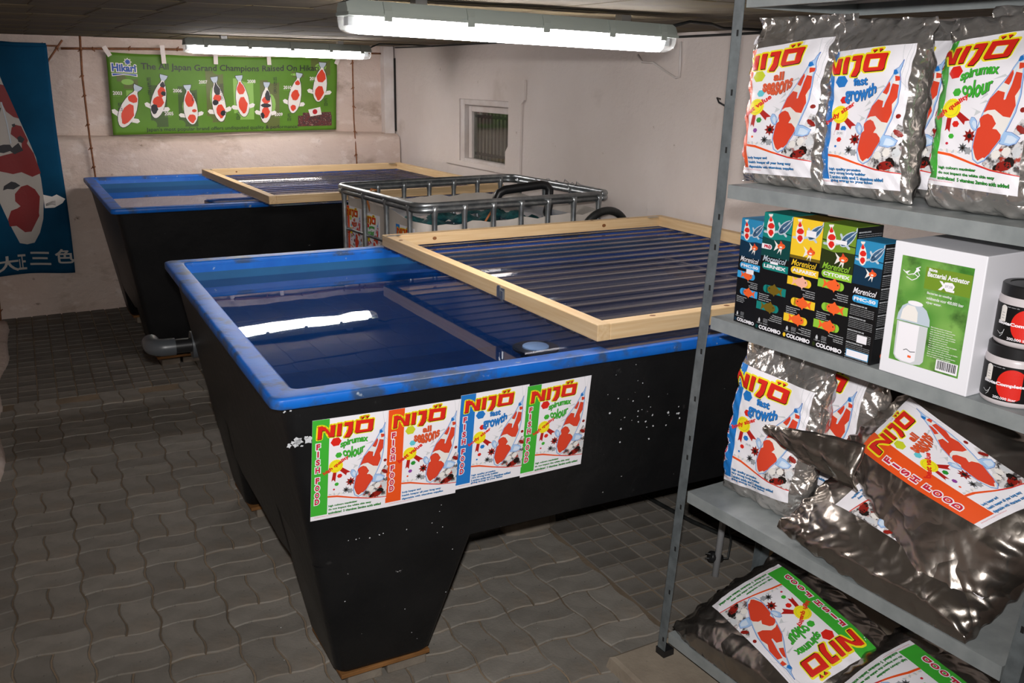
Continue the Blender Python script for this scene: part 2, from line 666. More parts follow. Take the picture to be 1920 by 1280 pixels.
# tank frames (needed to know which pavers can be seen)
TN = dict(o=(0.538, 2.048), a=math.radians(-2.441), L=2.56, W=1.855)
TF = dict(o=(0.620, 5.523), a=math.radians(-1.251), L=2.42, W=1.776)
RIM_Z = 1.0
WATER_Z = 0.922


def behind_tank(w, T):
    """is the line of sight to w blocked by the body of tank T"""
    c, s = math.cos(T['a']), math.sin(T['a'])

    def loc(p):
        d = np.array([p[0] - T['o'][0], p[1] - T['o'][1]])
        return np.array([d[0] * c + d[1] * s, -d[0] * s + d[1] * c, p[2]])
    A, B = loc((0, 0, CAM_H)), loc(w)
    lo, hi = np.array([0.1, 0.1, 0.47]), np.array([T['L'] - 0.05, T['W'] - 0.1, 1.0])
    t0, t1 = 0.0, 1.0
    for i in range(3):
        d = B[i] - A[i]
        if abs(d) < 1e-9:
            if A[i] < lo[i] or A[i] > hi[i]:
                return False
            continue
        a, b = sorted(((lo[i] - A[i]) / d, (hi[i] - A[i]) / d))
        t0, t1 = max(t0, a), min(t1, b)
    return t0 < t1


PW, WA = 0.2115, 0.0085      # paver cell and wave amplitude


def wave_side(p0, p1, n):
    """points from p0 to p1 (p1 left out) along a cell line that carries the wave"""
    P = []
    for i in range(n):
        t = i / n
        x, y = p0[0] + (p1[0] - p0[0]) * t, p0[1] + (p1[1] - p0[1]) * t
        if p0[1] == p1[1]:
            y += WA * math.sin(2 * PI * x / PW)
        else:
            x += WA * math.sin(2 * PI * y / PW)
        P.append((x, y))
    return P


def paver_outline(kind):
    h = PW / 2
    x0, x1, y0, y1 = dict(L=(0, h, 0, PW), R=(h, PW, 0, PW), B=(0, PW, 0, h), T=(0, PW, h, PW))[kind]
    nx, ny = (6, 3) if kind in 'BT' else (3, 6)
    P = wave_side((x0, y0), (x1, y0), nx) + wave_side((x1, y0), (x1, y1), ny) + wave_side((x1, y1), (x0, y1), nx) + wave_side((x0, y1), (x0, y0), ny)
    c = ((x0 + x1) / 2, (y0 + y1) / 2)
    return [(p[0] - c[0], p[1] - c[1]) for p in P], c


def square_outline(p):
    h = p / 2
    return [(-h, -h), (h, -h), (h, h), (-h, h)], (h, h)


def stone_mesh(P, m_name, mesh_name, gap=0.0030, ch=0.003):
    def inset(P, g):
        xs = [abs(p[0]) for p in P]
        ys = [abs(p[1]) for p in P]
        fx, fy = 1 - g / max(xs), 1 - g / max(ys)
        return [(p[0] * fx, p[1] * fy) for p in P]
    a, b = inset(P, gap), inset(P, gap + ch)
    mb = MB()
    mb.loft([[(x, y, -0.03) for x, y in a], [(x, y, -0.0035) for x, y in a], [(x, y, 0.0) for x, y in b]], m_name)
    me = bpy.data.meshes.new(mesh_name)
    me.from_pydata(mb.v, [], mb.f)
    me.materials.append(MATS[m_name])
    me.update()
    return me, mb


cell_types = {k: paver_outline(k) for k in 'LRBT'}
stone = {k: stone_mesh(cell_types[k][0], 'paver', 'paver') for k in 'LRBT'}
SQ = 0.0985
sq_out = square_outline(SQ)
stone['S'] = stone_mesh(sq_out[0], 'square_block', 'square_block', gap=0.0030)
ANCH = (1.585, 2.344)
cA, sA = math.cos(A_FL), math.sin(A_FL)


def fl_pt(u, v):
    return (ANCH[0] + u * cA - v * sA, ANCH[1] + u * sA + v * cA)


places = []
for i in range(-14, 12):
    for j in range(-18, 27):
        for k in ('LR' if (i + j) % 2 else 'BT'):
            c = cell_types[k][1]
            u, v = i * PW + c[0], j * PW + c[1]
            x, y = fl_pt(u, v)
            if u > PW + 0.02 or v > 2.9 or not (XL < x < XR and YF < y < YB):
                continue
            places.append((k, u, v, x, y))
for i in range(-3, 16):
    for j in range(-36, 30):
        u, v = PW + 0.012 + (i + 0.5) * SQ, (j + 0.5) * SQ
        if i < 0:
            continue
        x, y = fl_pt(u, v)
        if XL < x < XR and YF < y < YB and v <= 2.9:
            places.append(('S', u, v, x, y))
for i in range(-26, 22):
    for j in range(0, 30):
        u, v = (i + 0.5) * SQ, 2.96 + (j + 0.5) * SQ
        x, y = fl_pt(u, v)
        if XL < x < XR and YF < y < YB:
            places.append(('S', u, v, x, y))
vis, rest = [], []
for p in places:
    w = (p[3], p[4], 0)
    hid = not in_frame(w) or behind_tank(w, TN) or behind_tank(w, TF)
    (rest if hid else vis).append(p)
vis.sort(key=lambda p: p[3] ** 2 + p[4] ** 2)
cnt = {'paver': 0, 'square_block': 0}
keep = []
for p in vis:
    n = 'square_block' if p[0] == 'S' else 'paver'
    if cnt[n] < 299:
        cnt[n] += 1
        keep.append(p)
    else:
        rest.append(p)


def stone_pose(p):
    r = random.Random(hash((round(p[1], 3), round(p[2], 3))) & 0xffff)
    return Matrix.Translation((p[3], p[4], r.uniform(-0.0022, 0.0016))) @ Matrix.Rotation(A_FL + r.uniform(-0.006, 0.006), 4, 'Z') @ \
        Matrix.Rotation(r.uniform(-0.008, 0.008), 4, 'X') @ Matrix.Rotation(r.uniform(-0.008, 0.008), 4, 'Y')


for p in keep:
    o = bpy.data.objects.new('square_block' if p[0] == 'S' else 'paver', stone[p[0]][0])
    COL.objects.link(o)
    o.matrix_basis = stone_pose(p)
    attach(o, floor)
m = MB()
for p in rest:
    mb = stone[p[0]][1]
    M = stone_pose(p)
    m.add([M @ Vector(v) for v in mb.v], mb.f, 'square_block' if p[0] == 'S' else 'paver')
tag(m.build('paving_remainder', floor), kind='stuff')

# mortar kerb along the left wall
m = MB()
rings = []
for y in np.arange(YF, 7.34, 0.12):
    e = -0.315 + 0.055 * y + 0.018 * math.sin(y * 3.1) + 0.012 * math.sin(y * 7.3)
    e = max(e, XL + 0.03)
    w_ = e - XL
    rings.append([(XL, y, -0.02), (e, y, -0.02), (e - 0.1 * w_, y, 0.012), (e - 0.4 * w_, y, 0.03 + 0.012 * math.sin(y * 5)), (XL, y, 0.055)])
m.loft(rings, 'plaster')
kerb = m.build('trim_1', smooth=True)
tag(kerb, kind='structure')

# --- walls
m = MB()
m.box(XL - 0.2, XR + 0.4, YB, YB + 0.2, -0.1, 2.3, 'plaster')
wall_back = tag(m.build('wall_back'), kind='structure')
# the thicker lower part of the back wall, its top sloped by plaster
m = MB()
rings = []
for i, x in enumerate(np.linspace(XL, XR - 0.012, 34)):
    w1, w2 = 0.010 * math.sin(x * 3.1), 0.008 * math.sin(x * 9.7 + 1)
    rings.append([(x, YB, -0.1), (x, YB, 1.272 + w1), (x, 7.44 + w2, 1.262 + w1), (x, 7.395 + w2, 1.245 + w1), (x, 7.380 + w2, 1.222), (x, 7.372 + w2, 1.12 + w2), (x, 7.368, -0.1)])
m.loft(rings, 'plaster')
o = m.build('ledge', wall_back)
smooth_by_angle(o, 50)
# right wall, around the window opening
WY0, WY1, WZ0, WZ1 = 5.52, 6.22, 1.13, 1.556
m = MB()
for (a, b, c, d) in ((YF, WY0, -0.1, 2.3), (WY1, YB + 0.2, -0.1, 2.3), (WY0, WY1, -0.1, WZ0), (WY0, WY1, WZ1, 2.3)):
    m.box(XR, XR + 0.35, a, b, c, d, 'plaster_right')
wall_right = tag(m.build('wall_right'), kind='structure')
m = MB()   # raised plaster patch around the window, ragged at its right end
y_out0, y_out1 = 5.31, 6.49
pts = [(y_out1, 1.10), (y_out1, 1.722), (y_out0, 1.728), (y_out0 + 0.005, 1.60), (y_out0 + 0.04, 1.575), (y_out0 + 0.045, 1.40), (y_out0 + 0.05, 1.10)]
inn = [(WY1 + 0.03, 1.135), (WY1 + 0.03, WZ1 + 0.03), (WY0, WZ1 + 0.03), (WY0, 1.29), (WY0 + 0.035, 1.25), (WY0 + 0.035, 1.135)]
loops = [[Vector((p[0], p[1], 0)) for p in pts], [Vector((p[0], p[1], 0)) for p in inn]]
T = tessellate_polygon(loops)
allp = pts + inn
n = len(allp)
V = [(XR - 0.014, p[0], p[1]) for p in allp] + [(XR + 0.002, p[0], p[1]) for p in allp]
F = [tuple(t) for t in T]
for base, ln in ((0, len(pts)), (len(pts), len(inn))):
    for i in range(ln):
        a, b = base + i, base + (i + 1) % ln
        F.append((a, b, b + n, a + n))
m.add(V, F, 'plaster_right')
m.build('plaster_surround', wall_right)

win = empty('window_1', (XR, 5.87, 1.13), kind='structure')
m = MB()
for (y0, y1, z0, z1) in ((WY1 - 0.035, WY1 + 0.03, WZ0, WZ1 + 0.03), (WY0, WY1 - 0.035, WZ1 - 0.012, WZ1 + 0.03), (WY0, WY1 - 0.035, WZ0, WZ0 + 0.028)):
    m.box(XR - 0.006, XR + 0.05, y0, y1, z0, z1, 'plaster_white')
for (y0, y1, z0, z1) in ((WY1 - 0.085, WY1 - 0.035, WZ0 + 0.028, WZ1 - 0.012), (WY0, WY1 - 0.085, WZ1 - 0.06, WZ1 - 0.012)):
    m.box(XR + 0.03, XR + 0.12, y0, y1, z0, z1, 'plaster_white')
m.build('window_frame', win, bevel=0.006)
m = MB()
m.box(XR + 0.050, XR + 0.053, WY0, WY1 - 0.085, WZ0 + 0.02, WZ1 - 0.05, 'glass')
m.build('pane', win)
gr = MB()
for k in range(13):
    y = WY0 + 0.012 + k * 0.053
    gr = MB()
    gr.box(XR + 0.066, XR + 0.082, y, y + 0.022, WZ0 + 0.01, WZ1 - 0.05, 'grille_bar')
    gr.build('grille_bar', win)
for z in (1.185, 1.455):
    gr = MB()
    gr.box(XR + 0.060, XR + 0.066, WY0, WY1 - 0.085, z, z + 0.02, 'grille_dark')
    gr.build('grille_rail', win)
m = MB()
m.box(XR + 0.34, XR + 0.36, WY0 - 0.1, WY1 + 0.1, WZ0 - 0.1, WZ1 + 0.1, 'void_dark')
m.build('shaft_back', win)

m = MB()
m.box(XL - 0.2, XL, YF - 0.2, YB + 0.2, -0.1, 2.3, 'plaster')
tag(m.build('wall_left'), kind='structure')
m = MB()
m.box(XL - 0.2, XR + 0.4, YF - 0.2, YF, -0.1, 2.3, 'plaster')
tag(m.build('wall_front'), kind='structure')
# white casing in the back corner, with a dark crack beside it
m = MB()
m.box(3.075, 3.165, 7.47, YB + 0.01, 1.20, ZC, 'plaster_white')
tag(m.build('trim_2', bevel=0.006), kind='structure')
m = MB()
m.box(3.166, 3.176, 7.462, 7.50, 1.28, 1.88, 'void_dark')
tag(m.build('trim_3'), kind='structure')

# --- ceiling: slabs with open joints
m = MB()
m.box(XL - 0.2, XR + 0.4, YF - 0.2, YB + 0.2, ZC + 0.012, ZC + 0.2, 'ceiling_base')
ceil_o = tag(m.build('ceiling'), kind='structure')
CX, CY = 0.2263, 0.60
mb = MB()
mb.loft([[(-CX / 2, -CY / 2, 0.02), (CX / 2, -CY / 2, 0.02), (CX / 2, CY / 2, 0.02), (-CX / 2, CY / 2, 0.02)],
         [(-CX / 2 + 0.0012, -CY / 2 + 0.006, 0.003), (CX / 2 - 0.0012, -CY / 2 + 0.006, 0.003), (CX / 2 - 0.0012, CY / 2 - 0.006, 0.003), (-CX / 2 + 0.0012, CY / 2 - 0.006, 0.003)],
         [(-CX / 2 + 0.003, -CY / 2 + 0.011, 0), (CX / 2 - 0.003, -CY / 2 + 0.011, 0), (CX / 2 - 0.003, CY / 2 - 0.011, 0), (-CX / 2 + 0.003, CY / 2 - 0.011, 0)]][::-1], 'ceiling_panel')
pan = bpy.data.meshes.new('ceiling_panel')
pan.from_pydata(mb.v, [], mb.f)
pan.materials.append(MATS['ceiling_panel'])
for i in range(16):
    for j in range(15):
        x, y = 0.275 + (i - 2.5) * CX, 7.32 - (j + 0.5) * CY + 0.30
        if x > XR + 0.1:
            continue
        o = bpy.data.objects.new('ceiling_panel', pan)
        COL.objects.link(o)
        o.location = (x + 0.05 * (y - 4.5) * 0.9, y, ZC + rnd.uniform(-0.0012, 0.0012))
        attach(o, ceil_o)


# ================================================================== FLUORESCENT LIGHTS
def fixture(x0, x1, y, z0, z1, label):
    t = empty('fluorescent_light', ((x0 + x1) / 2, y, (z0 + z1) / 2), label=label, cat='ceiling light', group='fluorescent lights on the ceiling')
    L = math.hypot(x1 - x0, z1 - z0)
    ex = np.array([(x1 - x0) / L, 0, (z1 - z0) / L])
    ez = np.array([-ex[2], 0, ex[0]])
    M = frame_m(np.array([x0, y, z0]), ex, np.array([0, 1.0, 0]), ez)
    # local: x along, y across, z up; centre line at z = 0

    def prof(ws, x):
        return [(x, a, b) for a, b in ws]
    up_p = [(-0.052, 0.0), (-0.052, 0.014), (-0.040, 0.040), (0.040, 0.040), (0.052, 0.014), (0.052, 0.0)]
    m = MB()
    m.loft([prof([(a * 0.9, b * 0.8) for a, b in up_p], 0.0), prof(up_p, 0.02), prof(up_p, L - 0.02), prof([(a * 0.9, b * 0.8) for a, b in up_p], L)], 'fixture_grey')
    m.box(0, L, -0.056, 0.056, -0.006, 0.004, 'fixture_grey')
    smooth_by_angle(m.build('housing', t, matrix=M), 35)
    low = [(0.050, -0.004), (0.047, -0.026), (0.036, -0.046), (0.018, -0.056), (-0.018, -0.056), (-0.036, -0.046), (-0.047, -0.026), (-0.050, -0.004)]
    m = MB()
    m.loft([prof(low, 0.055), prof(low, L - 0.055)], 'tube_light')
    o = m.build('diffuser', t, matrix=M)
    smooth_by_angle(o, 50)
    for a, b in ((0.0, 0.055), (L, L - 0.055)):
        m = MB()
        k = 0.86
        r = [prof([(p * k, q * k) for p, q in low], a), prof(low, a * 0.6 + b * 0.4), prof(low, b)]
        m.loft(r if a < b else r[::-1], 'clear_plastic')
        e = m.build('end_cap', t, matrix=M)
        smooth_by_angle(e, 50)
        m = MB()
        xa, xb = (0.012, 0.05) if a < b else (L - 0.05, L - 0.012)
        m.box(xa, xb, -0.02, 0.02, -0.034, -0.008, 'steel')
        m.build('lamp_holder', e, matrix=M)
    for f in (0.10, 0.325, 0.55, 0.765, 0.945):
        m = MB()
        pp = [(-0.050, -0.018), (-0.058, -0.018), (-0.060, 0.012), (-0.048, 0.038), (-0.038, 0.038), (-0.050, 0.010)]
        m.loft([prof(pp, L * f - 0.013), prof(pp, L * f + 0.013)][::-1], 'fixture_grey')
        m.build('clip', t, matrix=M)
    for f in (0.2, 0.83):
        m = MB()
        m.box(L * f - 0.02, L * f + 0.02, -0.02, 0.02, 0.038, 0.062, 'steel')
        m.build('hanger', t, matrix=M)
    return t


fixture(1.02, 2.29, 2.80, 1.925, 1.900, 'large nearer fluorescent light with clear end cap over the near tank')
fixture(1.262, 2.530, 6.42, 1.917, 1.903, 'smaller-looking far fluorescent light in front of the green fish banner')


# ================================================================== TANKS
def tank_frame(T):
    c, s = math.cos(T['a']), math.sin(T['a'])
    u, v = np.array([c, s, 0]), np.array([-s, c, 0])
    o = np.array([T['o'][0], T['o'][1], 0])
    return lambda a, b, z: o + u * a + v * b + np.array([0, 0, z])


def rrect(x0, x1, y0, y1, r, n=5):
    P = []
    for cx, cy, a0 in ((x1 - r, y0 + r, -PI / 2), (x1 - r, y1 - r, 0), (x0 + r, y1 - r, PI / 2), (x0 + r, y0 + r, PI)):
        for i in range(n + 1):
            q = a0 + PI / 2 * i / n
            P.append((cx + r * math.cos(q), cy + r * math.sin(q)))
    return P


def make_tank(T, label, pipe):
    Fm = tank_frame(T)
    L, W = T['L'], T['W']
    t = empty('fish_tank', tuple(Fm(L / 2, W / 2, 0)), T['a'], label=label, cat='tank', group='black tanks with blue rims')

    def ins(z):
        return 0.030 + 0.166 * (0.97 - z)

    def ring(z, r=0.035, d=0.0):
        k = ins(z) + d
        return [Fm(x, y, z) for x, y in rrect(k, L - k, k, W - k, r)]
    m = MB()
    rr_ = [ring(0.46), ring(0.62), ring(0.80), ring(0.97)]
    m.loft(rr_, 'tank_black', cap=False)
    m.f.append(tuple(reversed(range(len(rr_[0])))))
    m.m.append(0)
    smooth_by_angle(m.build('body', t), 30)
    # aprons between the legs on the short sides
    for side in (0, 1):
        m = MB()

        def sx(x):
            return L - x if side else x
        P = []
        for b, z, d in ((0.50, 0.46, 0), (W - 0.50, 0.46, 0), (W - 0.46, 0.33, 0), (W - 0.60, 0.275, 0), (0.66, 0.275, 0), (0.48, 0.31, 0)):
            P.append((b, z))
        a = [Fm(sx(ins(z)), b, z) for b, z in P]
        b_ = [Fm(sx(ins(z) + 0.03), b, z) for b, z in P]
        m.loft([a, b_] if side else [b_, a], 'tank_black')
        m.build('apron', t)
    # four tapered legs
    for (ix, iy) in ((0, 0), (1, 0), (1, 1), (0, 1)):
        m = MB()
        rings = []
        for z, w in ((0.06, 0.0), (0.075, 0.012), (0.30, 0.165), (0.46, 0.30)):
            k = ins(z) + (0.008 if z == 0.06 else 0)
            e = 0.475 + 0.115 * (z - 0.06) / 0.40 - (0.008 if z == 0.06 else 0)
            x0, x1, y0, y1 = k, e, k, e - 0.01
            if ix:
                x0, x1 = L - x1, L - x0
            if iy:
                y0, y1 = W - y1, W - y0
            rings.append([Fm(x, y, z) for x, y in rrect(x0, x1, y0, y1, 0.03, 4)])
        m.loft(rings, 'tank_black')
        smooth_by_angle(m.build('leg', t), 30)
    # rim: rounded flange
    prof = [(0.032, 0.966), (0.004, 0.970), (0.0, 0.974), (0.0, 0.9935), (0.0018, 0.9978), (0.0062, 0.9998), (0.012, 1.0), (0.060, 0.9995), (0.0665, 0.9975), (0.0695, 0.992), (0.070, 0.975)]
    m = MB()
    rings = []
    for k, z in prof:
        rings.append([Fm(x, y, z) for x, y in rrect(k, L - k, k, W - k, 0.030 if k < 0.03 else 0.02)])
    b0 = len(rings)
    n = len(rings[0])
    m.loft(rings, 'tank_rim', cap=False)
    smooth_by_angle(m.build('rim', t), 50)
    # inner lining
    m = MB()
    rings = []
    for k, z in ((0.069, 0.985), (0.074, 0.955), (0.090, 0.86), (0.155, 0.50)):
        rings.append([Fm(x, y, z) for x, y in rrect(k, L - k, k, W - k, 0.03)])
    m.loft(rings[:2], 'tank_blue', cap=False)
    m.loft(rings[1:], 'tank_inside', cap=False)
    m.f.append(tuple(len(m.v) - n + i for i in range(n)))
    m.m.append(m.mi('tank_inside'))
    smooth_by_angle(m.build('lining', t), 50)
    # water
    m = MB()
    k = 0.0785
    m.add([Fm(x, y, WATER_Z) for x, y in rrect(k, L - k, k, W - k, 0.03)], [tuple(range(n))], 'water')
    tag(m.build('water', t), kind='stuff')
    if pipe:
        o0 = Fm(0.085, 1.80, 0.648)
        u = Fm(1, 0, 0) - Fm(0, 0, 0)
        v = Fm(0, 1, 0) - Fm(0, 0, 0)
        m = MB()
        m.tube([o0 + u * 0.03, o0 - u * 0.012], 0.058, 'grey_pvc', 24)
        o = m.build('pipe_flange', t)
        smooth_by_angle(o)
        m = MB()
        pts = [o0, o0 - u * 0.05, o0 - u * 0.10]
        m.tube(pts, 0.030, 'black_plastic', 20)
        smooth_by_angle(m.build('pipe', t))
        m = MB()
        R = 0.05
        pts = [o0 - u * 0.075, o0 - u * 0.11]
        for i in range(1, 9):
            q = PI / 2 * i / 8
            pts.append(o0 - u * (0.11 + R * math.sin(q)) + v * R * (1 - math.cos(q)))
        pts.append(pts[-1] + v * 0.05)
        m.tube(pts, 0.036, 'grey_pvc', 20)
        smooth_by_angle(m.build('pipe_elbow', t))
        m = MB()   # standpipe whose top shows at the water surface
        c = Fm(0.945, 0.405, 0.5)
        m.lathe(c, [(0.050, 0.0), (0.050, 0.385), (0.076, 0.402), (0.076, 0.408), (0.046, 0.409), (0.044, 0.404), (0.0001, 0.404)], 'black_plastic', 28)
        sp = m.build('standpipe', t)
        smooth_by_angle(sp)
        m = MB()
        m.lathe(c, [(0.0001, 0.395), (0.0435, 0.395), (0.0435, 0.412), (0.040, 0.4145), (0.0001, 0.415)], 'print_paper', 28)
        smooth_by_angle(m.build('standpipe_cap', sp))
    return t


make_tank(TN, 'near black tank with blue rim, four fish food posters on its front', True)
make_tank(TF, 'far black tank with blue rim against the back wall below the green banner', False)


# timber lids with corrugated sheets
def make_lid(o, a, L, W, z, h, label, bw=0.045, fr=0.05, latch=True):
    c, s = math.cos(a), math.sin(a)
    u, v = np.array([c, s, 0]), np.array([-s, c, 0])
    O = np.array([o[0], o[1], 0])

    def P(x, y, zz):
        return O + u * x + v * y + np.array([0, 0, zz])
    t = empty('tank_lid', tuple(P(L / 2, W / 2, z)), a, label=label, cat='lid', group='timber lids lying on the tanks')
    up_ = np.array([0, 0, 1.0])

    def beam(x0, y0, x1, y1):
        """runs along its local x"""
        p, q = P(x0, y0, z + h / 2), P(x1, y1, z + h / 2)
        d = (q - p)
        l = np.linalg.norm(d)
        d /= l
        w = np.cross(up_, d)
        m = MB()
        m.box(0, l, -bw / 2, bw / 2, -h / 2, h / 2, 'pine')
        b = m.build('beam', t, matrix=frame_m(p, d, w, up_), bevel=0.0025)
        r = random.Random(int(l * 1000 + x0 * 77 + y0 * 31))
        for _ in range(4):   # knots
            kx = r.uniform(0.1, l - 0.1)
            m = MB()
            rr = r.uniform(0.006, 0.010)
            if r.random() < 0.5:
                m.add([(kx + rr * 1.2 * math.cos(g), rr * math.sin(g) * 0.9, h / 2 + 0.0005) for g in np.linspace(0, 2 * PI, 12, endpoint=False)], [tuple(range(12))], 'knot')
            else:
                m.add([(kx + rr * 1.2 * math.cos(g), -bw / 2 - 0.0005, rr * math.sin(g) * 0.9) for g in np.linspace(0, 2 * PI, 12, endpoint=False)], [tuple(range(12))], 'knot')
            m.build('knot', b, matrix=frame_m(p, d, w, up_))
        return b
    beam(bw / 2, 0, bw / 2, W)
    beam(L - bw / 2, 0, L - bw / 2, W)
    beam(bw, bw / 2, L - bw, bw / 2)
    beam(bw, W - bw / 2, L - bw, W - bw / 2)
    # corrugated sheet under the frame
    m = MB()
    y = -fr
    prof = []
    pitch = 0.0945
    while y < W - 0.005:
        for dy, dz in ((0, 0), (0.058, 0), (0.068, 0.0105), (0.084, 0.0105)):
            prof.append((min(y + dy, W - 0.005), dz))
        y += pitch
    z0 = z - 0.0115
    V = []
    for (yy, dz) in prof:
        V.append(P(0.005, yy, z0 + dz))
        V.append(P(L - 0.005, yy, z0 + dz))
    m.add(V, [(2 * i, 2 * i + 1, 2 * i + 3, 2 * i + 2) for i in range(len(prof) - 1)], 'corrugated_clear')
    m.build('corrugated_sheet', t)
    # metal corner plates and a latch on the left beam
    for (x, yy) in ((0.045, 0.045), (L - 0.09, W - 0.05)):
        m = MB()
        m.box(-0.03, 0.03, -0.010, 0.010, 0, 0.0015, 'steel')
        m.build('corner_plate', t, matrix=frame_m(P(x if x > 0.5 else 0.035, yy if x > 0.5 else W - 0.05, z + h), u, v, up_))
    if latch:
        m = MB()
        m.box(-0.028, 0.028, -0.0025, 0.0, -0.018, 0.020, 'steel')
        m.box(-0.016, 0.000, -0.006, -0.0025, -0.010, 0.026, 'steel')
        m.box(0.006, 0.020, -0.0055, -0.0025, -0.026, 0.010, 'steel')
        m.build('latch', t, matrix=frame_m(P(0, W * 0.345, z + h / 2 - 0.004), -v, u, up_))
    return t


make_lid((1.501, 2.077), math.radians(-1.001), 1.560, 1.708, 1.012, 0.050, 'near pine lid with corrugated clear sheet and a steel latch, on the near tank')
make_lid((1.449, 5.30), math.radians(0.6), 1.575, 1.70, 1.012, 0.048, 'far pine lid with corrugated clear sheet, on the far tank', latch=False, fr=0.0)


# ================================================================== FISH FOOD ARTWORK (100 x 141 units)
KOI_BODY = [(92.8, 125.2), (90.3, 118.0), (86.4, 115.6), (86.0, 111.9), (80.9, 101.5), (71.6, 89.3), (65.9, 80.3), (61.5, 68.4), (58.2, 57.6), (55.1, 44.2), (54.8, 35.2), (56.9, 27.5),
            (62.0, 24.2), (68.1, 27.1), (74.0, 36.3), (79.9, 45.5), (85.6, 57.4), (90.1, 69.5), (92.5, 84.4), (93.0, 97.0), (93.1, 107.1), (91.8, 113.5)]
KOI_RED = [[(88.0, 109.8), (92.2, 109.1), (92.4, 105.9), (88.8, 105.2)],
           [(85.8, 102.6), (91.6, 101.0), (91.5, 89.7), (87.5, 82.8), (89.2, 74.8), (85.9, 65.1), (80.1, 66.2), (72.4, 72.1), (66.0, 71.6), (62.8, 69.8), (67.1, 81.3), (72.9, 87.8), (78.6, 86.0), (78.3, 79.3), (80.5, 80.0), (82.5, 88.0)],
           [(83.3, 104.3), (77.5, 94.6), (81.4, 92.7), (84.7, 99.6)],
           [(62.7, 66.9), (66.5, 68.0), (70.2, 66.2), (74.2, 59.6), (71.3, 55.0), (75.5, 54.4), (79.6, 50.1), (79.8, 46.9), (73.9, 37.6), (71.8, 33.6), (68.0, 29.7), (66.4, 30.2), (61.9, 27.1), (59.6, 29.3), (57.9, 33.2), (55.9, 38.8), (56.6, 46), (58.3, 55.0), (61.2, 57.0), (59.8, 63.8)]]
CFG = dict(
    green=dict(strip='green', hexes=('red', 'green', 'red', 'green', 'magenta'), badge='high quality', tcol='greentext', wcol='green',
               lines=('high colours maximizer', 'do not impact the white skin easy', 'assimilated  5 vitamines 2amino acids added')),
    orange=dict(strip='orange', hexes=('lime', 'cyan', 'greentext', 'purple', 'orange'), badge='best value', tcol='bluetext', wcol='orangetext',
                lines=('body keeper and', 'health keeper all year long easy', 'digestable with vitamines supplies')),
    blue=dict(strip='blue', hexes=('blue', 'red', 'blue', 'red', 'blue'), badge='body sizer', tcol='bluetext', wcol='blue',
              lines=('high quality proteins', 'very strong body builder', '2 amino acids and 5 vitamines added', 'giving energy to your fishes')))
LETTERS = [
    [(6.9, 132.3), (6.2, 115.0), (11.2, 115.3), (12.0, 126.6), (15.0, 126.2), (17.6, 122.8), (20.6, 116.6), (27.2, 116.0), (28.2, 132.1), (22.4, 132.1), (22.0, 121.8), (19.0, 126.8), (16.0, 130.4), (11.5, 132.4)],
    [(31.2, 132.8), (30.2, 116.1), (35.6, 116.1), (36.6, 132.8)],
    [(40.1, 133.3), (39.6, 129.0), (45.0, 128.8), (44.2, 121.0), (40.0, 113.0), (46.2, 112.5), (49.6, 117.5), (50.4, 122.0), (50.8, 133.2)]]
O_OUT = [(54.7, 133.6), (53.4, 118.2), (55.4, 116.4), (74.8, 116.6), (76.2, 118.4), (77.2, 133.0)]
O_IN = [(61.3, 127.6), (60.5, 120.6), (69.3, 120.4), (69.9, 127.4)]
_label_cache = {}


